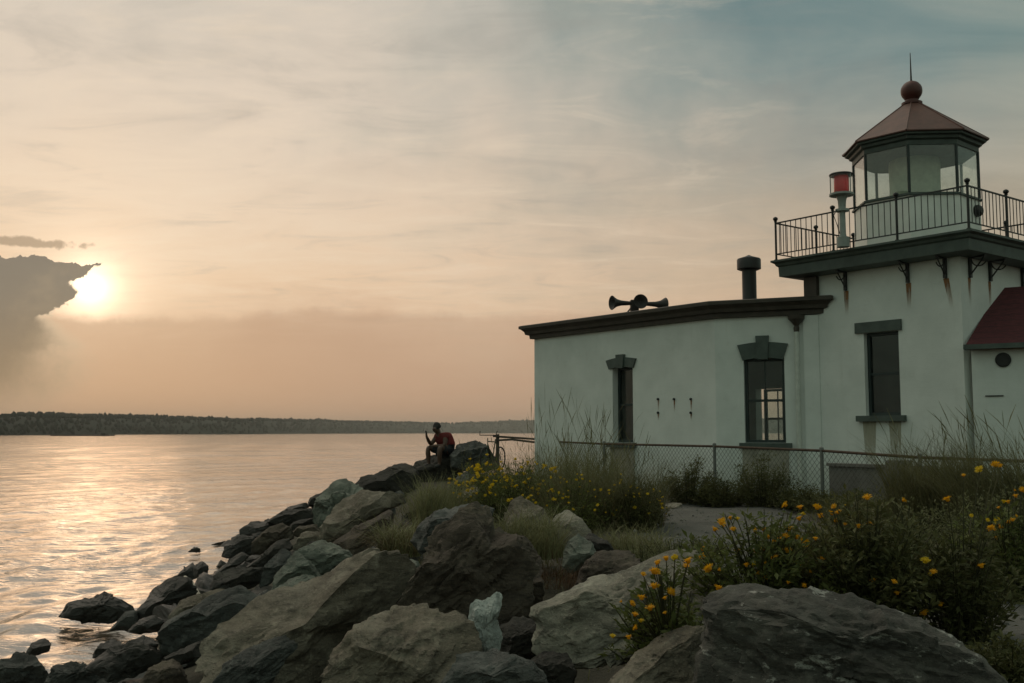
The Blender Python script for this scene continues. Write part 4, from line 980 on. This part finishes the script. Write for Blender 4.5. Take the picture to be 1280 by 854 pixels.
while cnt < 150:
    y = r_.uniform(4.5, 36) if cnt < 120 else r_.uniform(4.5, 12); d = r_.uniform(-.6, 5.2)
    x = float(shore_x(y)) + d
    if y < 9.5 and x > .12 * y: continue
    rad = r_.uniform(.16, .46); z = float(land([x], [y])[0]) + rad * .1
    if len(protos) < 12: o = small_rock((x, y, z), .4, fill_mats[cnt % 5], 900 + cnt * 3, 4); protos.append(o); o.scale = (rad / .4,) * 3
    else:
        o = copy_obj(protos[r_.integers(12)], loc=(x, y, z)); s_ = rad / .4; o.scale = (s_ * r_.uniform(.8, 1.4), s_ * r_.uniform(.8, 1.2), s_ * r_.uniform(.7, 1.1))
        o.rotation_euler = (r_.uniform(-.4, .4), r_.uniform(-.4, .4), r_.uniform(0, 6.28))
    tag(o, 'small dark stone filling a gap between the larger shore boulders', 'stone', 'small stones filling gaps between boulders'); cnt += 1
# bleached stick among the wet rocks
a, d = P(231, 722, 17.2), P(249, 746, 16.6)
tag(obj('driftwood', MB().tube([a, a * .6 + d * .4 + Zv * .03, d], [.035, .05, .04], 8), 'driftwood', loc=a, smooth=True), 'bleached driftwood stick lying across the wet dark rocks', 'driftwood')

# ------------------------------------------------------------------ grasses and flowering plants
gr = np.random.default_rng(55)
def blades(n, base, H, out_, az0, azs, wdt, droop, seg=5, head=0):
    """n curved tapering blades; base (n,3), H (n,), returns verts, quads"""
    az = az0 + azs * gr.normal(size=n) if azs < 9 else gr.uniform(0, 2 * math.pi, n)
    o = out_ * gr.uniform(.2, 1.2, n); dr = droop * gr.uniform(.3, 1.3, n)
    t = np.linspace(0, 1, seg + 1)[None]
    hx = (o * H)[:, None] * (t ** 1.8 + .25 * t); hz = H[:, None] * (t - dr[:, None] * t ** 3)
    px = base[:, :1] + hx * np.sin(az)[:, None]; py = base[:, 1:2] + hx * np.cos(az)[:, None]; pz = base[:, 2:] + hz
    wv_ = wdt * gr.uniform(.6, 1.3, n)[:, None] * (1 - t ** 1.6 * .93)
    if head: wv_ = wdt * .35 * (1 + 0 * t) * np.ones((n, 1)) + wdt * .7 * head * np.where((t > .80) & (t < .99), 1, 0)
    fa = az + math.pi / 2 + gr.normal(size=n) * .9
    dx, dy = np.sin(fa)[:, None] * wv_ / 2, np.cos(fa)[:, None] * wv_ / 2
    V = np.stack([np.stack([px - dx, py - dy, pz], -1), np.stack([px + dx, py + dy, pz], -1)], 2).reshape(-1, 3)
    k = np.arange(seg) * 2; q = np.stack([k, k + 1, k + 3, k + 2], -1)
    return V, (np.arange(n)[:, None, None] * (2 * (seg + 1)) + q[None]).reshape(-1, 4)
def arr_obj(name, V, F, m, root=None, loc=None, parent=None):
    o_ = np.array(loc, float) if loc is not None else origin(parent)
    o = link(D.objects.new(name, mesh_from(name, V - o_, F, m)))
    if parent: o.parent = parent
    else: o.location = tuple(o_)
    return o
def tuft(px, py, Y, n, H, spread, label, mat_='beach_grass', out_=.45, droop=.45, az0=0., azs=9, wdt=.011, stalks=0, dry=0, stalkH=1.5, dy=1.0):
    c_ = P(px, py, Y); g0_ = float(land([c_[0]], [c_[1]])[0]); c_[2] = max(g0_, c_[2]) - .05
    r = thing('grass_clump', c_, label, 'grass clump', 'tall grass clumps')
    def bs(k): 
        a = gr.uniform(0, 6.283, k); q = spread * np.sqrt(gr.uniform(0, 1, k)); return np.stack([c_[0] + q * np.sin(a), c_[1] + dy * q * np.cos(a), np.full(k, c_[2])], -1)
    V, F = blades(n, bs(n), H * gr.uniform(.35, 1.05, n), out_, az0, azs, wdt, droop); arr_obj('blades', V, F, mat_, parent=r)
    if dry:
        V, F = blades(dry, bs(dry), H * gr.uniform(.3, .8, dry), out_ * 1.7, az0, azs, wdt * .8, .75); arr_obj('dry_blades', V, F, 'dry_grass', parent=r)
    if stalks:
        V, F = blades(stalks, bs(stalks), H * stalkH * gr.uniform(.7, 1.05, stalks), out_ * .6, az0, azs, .010, .16, 8, 1.5); arr_obj('seed_stalks', V, F, 'dark_grass', parent=r)
    return r
tuft(548, 668, 16.5, 1000, 1.30, .42, 'pale green grass clump rooted between boulders below the seated person', out_=.4, droop=.35, dry=250, wdt=.012)
tuft(590, 640, 18.5, 600, .75, .5, 'low pale grass clump below the yellow flower bush', out_=.5, droop=.5, dry=300)
tuft(500, 690, 14.2, 520, .88, .30, 'drooping grass clump with dry brown base above the long striped slab', out_=.8, droop=.7, dry=420)
tuft(660, 690, 11.0, 1000, .80, .38, 'grey green grass tuft growing over the top of the biggest brown boulder', out_=.6, droop=.55, dry=160, wdt=.008)
tuft(752, 660, 16.2, 2300, 1.55, .95, 'large dark mass of tall grass in front of the wing corner', 'dark_grass', out_=.50, droop=.45, wdt=.012, stalks=90, stalkH=1.15, dry=420)
tuft(715, 630, 18.5, 1300, 1.5, .9, 'tall grass with seed heads in front of the far building corner', 'beach_grass', out_=.38, droop=.32, dry=250, stalks=70, stalkH=1.5)
tuft(785, 690, 12.5, 700, .60, .5, 'fine pale grass tuft in front of the dark grass mass', 'beach_grass', out_=.6, droop=.55, wdt=.008, dry=120)
tuft(705, 735, 10.4, 420, .42, .36, 'dry reddish grass hanging between the brown and reddish boulders', 'red_grass', out_=.9, droop=.75, wdt=.006, dry=160)
tuft(1172, 660, 14.0, 2200, 1.65, .65, 'tall dark grass clump in front of the annex wall', 'dark_grass', out_=.42, droop=.45, stalks=26, stalkH=1.1)
tuft(1262, 660, 12.5, 1800, 1.5, .65, 'tall wispy grass clump at the right edge of the picture', 'dark_grass', out_=.5, droop=.4, az0=-.9, azs=.9, stalks=40, stalkH=1.15)
tuft(1085, 655, 15.5, 520, .85, .6, 'arching thin grass in front of the low concrete wall', 'dark_grass', out_=.85, droop=.65, wdt=.008, dry=60)
tuft(620, 600, 25, 500, .85, .9, 'thin grass in front of the wooden rail fence', 'dark_grass', out_=.3, droop=.3, stalks=30, stalkH=1.4)

leaf_q = None
def leaves(pts, dirs, L, wr=.42):
    n = len(pts); up = np.array([0, 0, 1.]); s = np.cross(dirs, up + gr.normal(size=(n, 3)) * .6); s /= np.linalg.norm(s, axis=1)[:, None] + 1e-9
    nn = np.cross(s, dirs); L = L[:, None]
    a = pts; b = pts + dirs * L * .5 + s * L * wr * .5 + nn * L * .06; c = pts + dirs * L + nn * -L * .10; d = pts + dirs * L * .5 - s * L * wr * .5 + nn * L * .06
    return np.stack([a, b, c, d], 1).reshape(-1, 3), np.arange(4 * n).reshape(n, 4)
def bush(name, base, rx, ry, H, nstem, nleaf, Ls, label, cat, lm='leaf_green', group=None, upright=.6, buds=0, low=.2):
    base = np.array(base, float); r = thing(name, base, label, cat, group)
    b = MB(); LP = []; LD = []; tips = []
    for k in range(nstem):
        a = gr.uniform(0, 6.283); q = math.sqrt(gr.uniform(0, 1)); top = np.array([rx * q * math.sin(a), ry * q * math.cos(a), H * (1 - .45 * q * q) * gr.uniform(.55, 1.08)])
        root = np.array([rx * .35 * q * math.sin(a), ry * .35 * q * math.cos(a), -.05]); mid = root * .4 + top * .6; mid[:2] *= (1 - upright * .35)
        pts = [(1 - t) ** 2 * root + 2 * t * (1 - t) * mid + t * t * top for t in np.linspace(0, 1, 5)]
        b.tube([base + p_ for p_ in pts], [.007, .006, .005, .004, .003], 4, cap=False); tips.append(base + top)
        m_ = max(4, int(nleaf * gr.uniform(.6, 1.4))); t = low + (1 - low) * gr.uniform(0, 1, m_) ** .8
        c_ = (1 - t)[:, None] ** 2 * root + (2 * t * (1 - t))[:, None] * mid + (t * t)[:, None] * top
        side = gr.normal(size=(m_, 3)) * np.array([1, 1, .55]); side /= np.linalg.norm(side, axis=1)[:, None]
        br = gr.uniform(0, 1, m_)[:, None] * side * rx * .16
        LP.append(base + c_ + br); dd = side + np.array([0, 0, .45]); LD.append(dd / np.linalg.norm(dd, axis=1)[:, None])
    LP = np.concatenate(LP); LD = np.concatenate(LD)
    V, F = leaves(LP, LD, Ls * gr.uniform(.5, 1.25, len(LP))); arr_obj('foliage', V, F, lm, parent=r)
    obj('stems', b, 'stem', r, normals=False)
    return r, tips
def flower_mesh(name, petal, r=.5):
    b = MB(); n = 15
    for ringk, (R1, z1, n_) in enumerate(((1.0, .28, n), (.72, .50, 11))):
        for k in range(n_):
            a = 2 * math.pi * k / n_ + ringk * .2 + random.uniform(-.08, .08); z1_ = z1 + random.uniform(-.12, .12); w2 = .17
            q = lambda rr, z, off: (rr * math.cos(a + off), rr * math.sin(a + off), z)
            b.add([q(.18, .0, -.4), q(R1 * .7, z1_ * .8, -w2), q(R1, z1_, 0), q(R1 * .7, z1_ * .8, w2), q(.18, 0, .4)], [(0, 1, 2, 3, 4)])
    b.lathe((0, 0, 0), [(.12, -.42), (.34, -.30), (.40, -.05), (.38, .22), (.22, .38), (.05, .42)], 10)
    return mesh_from(name, b.v, b.f, petal)
FM1 = [flower_mesh('flower', 'petal') for _ in range(3)]; FM2 = [flower_mesh('flower', 'petal_yellow') for _ in range(2)]
def flower(p_, size, parent, ms):
    o = link(D.objects.new('flower', ms[int(gr.integers(len(ms)))])); o.parent = parent
    o.location = tuple(np.array(p_) - origin(parent)); o.scale = (size,) * 3
    o.rotation_euler = (gr.normal() * .45 + .25, gr.normal() * .45, gr.uniform(0, 6.28)); return o
def stem_to(bm_, p_, base, k=.35):
    p_ = np.array(p_); q = base + (p_ - base) * .45; q[2] += .06; bm_.tube([q + (base - p_) * .12, q, p_ * .6 + q * .4 + Zv * .02, p_ - Zv * .01], [.005, .005, .004, .003], 4, cap=False)

# yellow bush by the wooden rail
c_ = P(645, 655, 17.2); c_[2] = 1.45
fb, tips = bush('flower_bush', c_, 1.15, .8, 1.05, 150, 60, .055, 'broad bush full of small yellow flowers below the wooden rail', 'flower bush', 'leaf_green', 'yellow flower bushes')
n = 0
for t in [tips[k] for k in gr.permutation(len(tips))[:98]]: flower(t + gr.normal(size=3) * .05 + np.array([0, -.06, .05]), .036 * gr.uniform(.8, 1.5), fb, FM2)
c_ = P(598, 640, 20.5); c_[2] = 1.45
fb, tips = bush('flower_bush', c_, .75, .6, 1.0, 70, 60, .055, 'yellow flower bush nearest the seated person at the head of the slope', 'flower bush', 'leaf_green', 'yellow flower bushes')
for t in sorted(tips, key=lambda q: -q[2])[:55]: flower(t + gr.normal(size=3) * .06, .045 * gr.uniform(.8, 1.5), fb, FM2)
c_ = P(795, 655, 15.5); c_[2] = 1.45
fb, tips = bush('flower_bush', c_, .55, .5, .95, 70, 60, .05, 'dark bush with tiny yellow flowers at the left of the path', 'flower bush', 'leaf_dark', 'yellow flower bushes')
for t in tips[:48]: flower(t + gr.normal(size=3) * .05, .026 * gr.uniform(.7, 1.3), fb, FM2)
c_ = P(712, 665, 15.2); c_[2] = 1.45
fb, tips = bush('flower_bush', c_, .70, .5, .92, 70, 50, .05, 'loose bush with fine yellow flowers mixed into the tall grass', 'flower bush', 'leaf_green', 'yellow flower bushes')
for t in tips[:52]: flower(t + gr.normal(size=3) * .06 + np.array([0, -.04, .05]), .024 * gr.uniform(.7, 1.4), fb, FM2)
# dark shrubs along the fence
for px, py, Y, rx, H, lab in ((862, 622, 21.2, .72, 1.05, 'round dark shrub in front of the fence at the left of the path head'),
                              (955, 626, 20.2, .72, 1.15, 'dark shrub in front of the fence below the wing window'),
                              (905, 628, 20.6, .60, .62, 'low dark shrub between the two taller shrubs at the fence'),
                              (1010, 624, 19.5, .75, .55, 'low wide dark shrub at the fence post beside the low concrete wall'),
                              (1075, 640, 17.5, .9, .60, 'low scrubby plant in front of the low concrete wall')):
    c_ = P(px, py, Y); c_[2] = 1.45
    bush('shrub', c_, rx, rx * .8, H, 90, 75, .060, lab, 'shrub', 'leaf_dark', 'shrubs along the fence', low=.05)
# the flowering plants beside the nearest boulder
def zm(x0, y0, s_, *pts): return [(x0 + a / s_, y0 + b_ / s_) for a, b_ in pts]
FL = zm(800, 540, 4.923, (460,600),(500,560),(555,530),(573,600),(600,730),(758,600),(765,715),(790,645),(860,660),(900,640),(915,595),(965,650),(1010,680),(905,730),(385,720),(385,768),(980,535),(985,465),(895,450),(1090,465),(1108,520),(1180,500),(1220,495),(1205,550),(1195,460),(820,775)) + \
     zm(760, 640, 3.99, (250,250),(290,232),(240,300),(228,296),(390,270),(400,245),(495,295),(505,280),(550,380),(230,370),(168,428),(120,457),(210,480),(135,512),(138,578),(103,625),(795,235),(828,228),(690,265),(788,330),(955,262),(980,368),(312,400)) + \
     zm(1000, 640, 3.99, (105,240),(20,370),(625,245),(665,300),(485,405),(700,460),(905,270),(365,345),(620,505),(295,75),(985,45),(1060,40),(1000,75),(955,80),(980,130),(1040,50)) + \
     zm(1040, 500, 4.746, (210,580),(425,595),(160,750),(220,735),(685,590),(970,385),(875,415),(1020,605),(1045,605),(1130,535),(1090,570),(985,720),(945,760))
plants = [('p', (838, 790), 6.9, .42, .72, 46, 70, 'small leggy flowering plant leaning over the large pale boulder', 'leaf_green', (0, 868)),
          ('p', (955, 770), 7.4, .62, .92, 85, 80, 'bright green plant with most of the orange yellow flower heads', 'leaf_green', (868, 1010)),
          ('p', (1085, 780), 7.4, .68, .98, 120, 90, 'dense dark leafy plant behind the nearest dark boulder', 'leaf_dark', (1010, 1150)),
          ('p', (1205, 790), 7.3, .52, .80, 70, 60, 'loose leafy plant at the right with pale ground showing through', 'leaf_dark', (1150, 1245)),
          ('p', (1262, 700), 9.0, .60, .95, 70, 60, 'upright plant with small yellow flowers at the right picture edge', 'leaf_green', (1245, 1400))]
for _, (px, py), Y, rx, H, ns, nl, lab, lm, (xa, xb) in plants:
    c_ = P(px, py, Y); c_[2] = float(land([c_[0]], [c_[1]])[0])
    H2 = H if c_[2] > 1.3 else H + .35
    fb, tips = bush('flowering_plant', c_, rx, rx * .75, H2, ns, int(nl * .8), .066, lab, 'flowering plant', lm, 'orange flowered plants by the nearest boulder', upright=.8, low=.12)
    sb = MB()
    for fx, fy in FL:
        if not (xa <= fx < xb): continue
        p_ = P(fx, fy, Y + gr.uniform(-.25, .1) * rx * 2 - (.15 if fy > 700 else -.1)); flower(p_, .032 * gr.uniform(.8, 1.3), fb, FM1 if fx < 1150 else FM1 + FM2); stem_to(sb, p_, c_ + np.array([0, 0, .1]))
        if gr.uniform() < .6:
            p2 = p_ + gr.normal(size=3) * np.array([.08, .08, .04]); flower(p2, .022 * gr.uniform(.7, 1.3), fb, FM1 + FM2); stem_to(sb, p2, c_ + np.array([0, 0, .1]))
    if sb.v: obj('flower_stalks', sb, 'stem', fb, normals=False)
for px, py, Y, rx, H, lab in ((1130, 690, 10.6, .95, .82, 'olive bush with round buds in front of the tall dark grass'),
                              (1235, 690, 11.2, .85, .95, 'olive bush tinged with orange behind the right edge flowers'),
                              (1262, 850, 5.9, .30, .34, 'small dark sprig at the bottom right corner beside the nearest boulder'),
                              (1010, 700, 11.0, .65, .48, 'low olive plant at the right side of the dirt path')):
    c_ = P(px, py, Y); c_[2] = float(land([c_[0]], [c_[1]])[0])
    bush('bush', c_, rx, rx * .8, H, 110, 70, .042, lab, 'bush', 'leaf_grey' if Y > 8 else 'leaf_dark', 'low olive bushes', upright=.9, low=.1)
for px, py, Y, rx, H, lab in ((845, 700, 11.6, .55, .36, 'low leafy weeds at the left edge of the dirt path'), (800, 705, 11.2, .5, .34, 'low weeds behind the reddish boulder'), (880, 690, 12.4, .4, .26, 'small weeds spilling onto the dirt path')):
    c_ = P(px, py, Y); c_[2] = float(land([c_[0]], [c_[1]])[0])
    bush('weed_patch', c_, rx, rx * .8, H, 90, 40, .035, lab, 'weeds', 'leaf_grey', 'low weeds by the path', low=.02)
# ground cover
n = 26000; x = gr.uniform(-3.5, 14, n); y = gr.uniform(8.5, 27, n)
pd = np.min(np.abs(x[:, None] - np.interp(y, pc[::-1, 1], pc[::-1, 0])[:, None]), 1); half = np.interp(y, pc[::-1, 1], pc[::-1, 2]) * .72
k = (pd > half + .1 * gr.normal(size=n)) & (x - shore_x(y) > 4.2) & ~((x > .1 * y + .3) & (y < 10) & (x < 3))
pat = fbm(np.stack([x * .5, y * .5, 0 * x], -1), 3); k &= gr.uniform(-.9, .9, n) < pat + .35
x, y = x[k], y[k]; bsz = np.stack([x, y, land(x, y) - .02], -1)
V, F = blades(len(x), bsz, gr.uniform(.08, .34, len(x)), .7, 0, 9, .012, .5, 4)
tag(arr_obj('grass', V, F, 'dark_grass', loc=(0, 15, 1.5)), 'short rough grass covering the flat ground by the fence', 'grass', kind='stuff')

pn = 1500; tq = gr.uniform(0, 5.2, pn); X = np.interp(tq, range(8), pc[:, 0]) + gr.normal(size=pn) * np.interp(tq, range(8), pc[:, 2]) * .42; Y = np.interp(tq, range(8), pc[:, 1])
V0, F0 = ico(1); sz = .008 + .028 * gr.uniform(0, 1, pn) ** 4; V = V0[None] * (sz[:, None] * gr.uniform(.6, 1.3, (pn, 3)))[:, None] * (1 + .2 * gr.normal(size=(pn, 1, 1)) * 0) + np.stack([X, Y, land(X, Y) + .03], -1)[:, None]
F = (np.arange(pn)[:, None, None] * len(V0) + F0[None]).reshape(-1, 3)
tag(arr_obj('gravel', V.reshape(-1, 3), F, 'concrete', loc=(3.5, 12, 1.5)), 'loose pebbles and grit strewn over the dirt path', 'gravel', kind='stuff')

# ------------------------------------------------------------------ the seated person
pp = P(556, 566, 31.0); fdir = np.array([-.72, -.69, 0]); fdir /= np.linalg.norm(fdir); ldir = np.array([-fdir[1], fdir[0], 0])
def B3(f, l, z): return pp + fdir * f + ldir * l + Zv * z
pr = thing('person', pp - Zv * .05, 'person in a red shirt sitting on a shore boulder, leaning forward over a phone', 'person')
def skin_obj(name, nodes, edges, m, parent, root=0, lv=2):
    o_ = origin(parent); me = D.meshes.new(name); me.from_pydata([tuple(B3(*q[:3]) - o_) for q in nodes], edges, [])
    o = link(D.objects.new(name, me)); md = o.modifiers.new('s', 'SKIN'); md.use_smooth_shade = True
    for v, q in zip(me.skin_vertices[0].data, nodes):
        gw = 1.38 if q[3] > .022 else 1.0
        v.radius = (q[3] * gw, (q[4] if len(q) > 4 else q[3]) * gw)
    me.skin_vertices[0].data[root].use_root = True
    o.modifiers.new('d', 'SUBSURF').levels = lv
    bpy.context.view_layer.update()
    ev = o.evaluated_get(bpy.context.evaluated_depsgraph_get()); nm = D.meshes.new_from_object(ev); nm.name = name
    D.objects.remove(o); nm.materials.clear(); nm.materials.append(M[m]); nm.polygons.foreach_set('use_smooth', [True] * len(nm.polygons))
    o = link(D.objects.new(name, nm)); o.parent = parent; return o
def hand_nodes(nodes, edges, w, tip, bend, side, i0):
    """palm, four fingers and a thumb grown from wrist index i0"""
    w = np.array(w); t = np.array(tip, float); t /= np.linalg.norm(t); s = np.array(side, float); s /= np.linalg.norm(s); bd = np.array(bend, float); bd /= np.linalg.norm(bd)
    pm = w + t * .07; nodes.append((*pm, .030)); ip = len(nodes) - 1; edges.append((i0, ip))
    for k, L in ((-1.5, .062), (-.5, .074), (.5, .070), (1.5, .054)):
        a = pm + t * .03 + s * .020 * k; b_ = a + t * L * .55 + bd * .012; c_ = b_ + t * L * .25 + bd * L * .5
        for q, r in ((a, .0105), (b_, .0095), (c_, .008)): nodes.append((*q, r))
        m_ = len(nodes); edges.extend([(ip, m_ - 3), (m_ - 3, m_ - 2), (m_ - 2, m_ - 1)])
    a = w + t * .035 - s * .035; b_ = a + t * .035 - s * .02 + bd * .02
    nodes.append((*a, .012)); nodes.append((*b_, .010)); m_ = len(nodes); edges.extend([(ip, m_ - 2), (m_ - 2, m_ - 1)])
N_ = [(0, 0, .10, .15, .12), (.05, 0, .28, .14, .11), (.14, 0, .44, .165, .11), (.24, 0, .57, .062), (.29, 0, .63, .058), (.335, 0, .70, .088, .10), (.36, 0, .785, .085, .098),
      (.41, 0, .655, .045, .05)]
E_ = [(0, 1), (1, 2), (2, 3), (3, 4), (4, 5), (5, 6), (5, 7)]
def chain(pts, at):
    p0 = at
    for q in pts: N_.append(q); E_.append((p0, len(N_) - 1)); p0 = len(N_) - 1
    return p0
wR = chain([(.15, -.17, .50, .075), (.24, -.22, .37, .055), (.35, -.235, .24, .045), (.47, -.20, .36, .042), (.57, -.16, .47, .03)], 2)
hand_nodes(N_, E_, N_[wR][:3], (.35, .05, .93), (-.5, .6, 0), (.75, .6, 0), wR)
wL = chain([(.15, .17, .50, .075), (.19, .25, .37, .055), (.25, .29, .22, .045), (.36, .17, .20, .042), (.46, .04, .21, .03)], 2)
hand_nodes(N_, E_, N_[wL][:3], (.45, -.88, .02), (0, -.2, -1), (.88, .45, 0), wL)
for sg in (-1, 1):
    chain([(.03, sg * .11, .08, .105), (.22, sg * .21, .12, .09), (.42, sg * .28, .155, .065), (.43, sg * .27, .0, .062), (.42, sg * .26, -.16, .05), (.41, sg * .25, -.30, .038), (.44, sg * .25, -.36, .038), (.56, sg * .27, -.385, .032)], 0)
skin_obj('body', N_, E_, 'skin', pr, 0)
skin_obj('shirt', [(-.005, 0, .10, .165, .135), (.05, 0, .28, .155, .125), (.14, 0, .44, .182, .125), (.225, 0, .555, .078), (.15, -.17, .50, .092), (.225, -.21, .39, .075), (.15, .17, .50, .092), (.185, .24, .39, .075)],
         [(0, 1), (1, 2), (2, 3), (2, 4), (4, 5), (2, 6), (6, 7)], 'shirt', pr, 0)
skin_obj('shorts', [(-.01, 0, .09, .165, .13), (.03, -.115, .08, .12), (.22, -.21, .118, .107), (.36, -.26, .142, .088), (.03, .115, .08, .12), (.22, .21, .118, .107), (.36, .26, .142, .088)],
         [(0, 1), (1, 2), (2, 3), (0, 4), (4, 5), (5, 6)], 'shorts', pr, 0)
skin_obj('hair', [(.29, 0, .70, .088, .09), (.315, 0, .77, .102, .108), (.352, 0, .825, .098, .10), (.40, 0, .825, .07)], [(0, 1), (1, 2), (2, 3)], 'hair', pr, 0)
def ball(name, c_, r, m, parent, sc3=(1, 1, 1)):
    V, F = ico(2); V = V * r * np.array(sc3) + B3(*c_); return arr_obj(name, V, F, m, parent=parent)
ball('nose', (.452, 0, .700), .018, 'skin', pr); 
for sg in (-1, 1):
    ball('ear', (.335, sg * .092, .705), .026, 'skin', pr, (.8, .8, 1.2)); ball('eye', (.432, sg * .034, .722), .012, 'shoe', pr)
    skin_obj('shoe', [(.40, sg * .25, -.36, .052), (.50, sg * .26, -.39, .048), (.60, sg * .275, -.40, .040)], [(0, 1), (1, 2)], 'shoe', pr, 0)
hp_ = np.array(N_[wR][:3]) + np.array([.04, .03, .10]); ex = np.array([.35, .05, .93]); ex /= np.linalg.norm(ex)
Ph = MB(); o_ = B3(*hp_); v1 = fdir * ex[0] + ldir * ex[1] + Zv * ex[2]; v2 = fdir * .2 + ldir * .98; v2 = v2 - v1 * (v2 @ v1); v2 /= np.linalg.norm(v2); v3 = np.cross(v1, v2)
Ph.box(o_, v1, v2, v3, -.05, .10, -.038, .038, -.005, .005)
tag(obj('phone', Ph, 'phone', loc=o_), 'dark phone held up in the hand of the seated person', 'phone')
bpk = thing('backpack', B3(-.12, 0, .30), 'dark red backpack on the back of the seated person', 'backpack')
def sup(c_, a, b_, cc, e1=.6):
    V, F = ico(3); V = np.sign(V) * np.abs(V) ** e1; ax = np.array([.45, 0, .89]); t = fdir * ax[0] + Zv * ax[2]; s = np.cross(ldir, t); return B3(*c_) + V[:, :1] * s * a + V[:, 1:2] * ldir * b_ + V[:, 2:] * t * cc, F
V, F = sup((-.12, 0, .36), .15, .18, .26); o = arr_obj('bag', V, F, 'backpack', parent=bpk)
V, F = sup((-.235, 0, .26), .05, .12, .12); arr_obj('front_pocket', V, F, 'backpack', parent=bpk)
for sg in (-1, 1): obj('strap', MB().tube([B3(-.02, sg * .11, .50), B3(.10, sg * .12, .60), B3(.235, sg * .13, .52), B3(.24, sg * .15, .36), B3(.10, sg * .17, .22), B3(-.06, sg * .15, .18)], .018, 6), 'backpack', bpk)
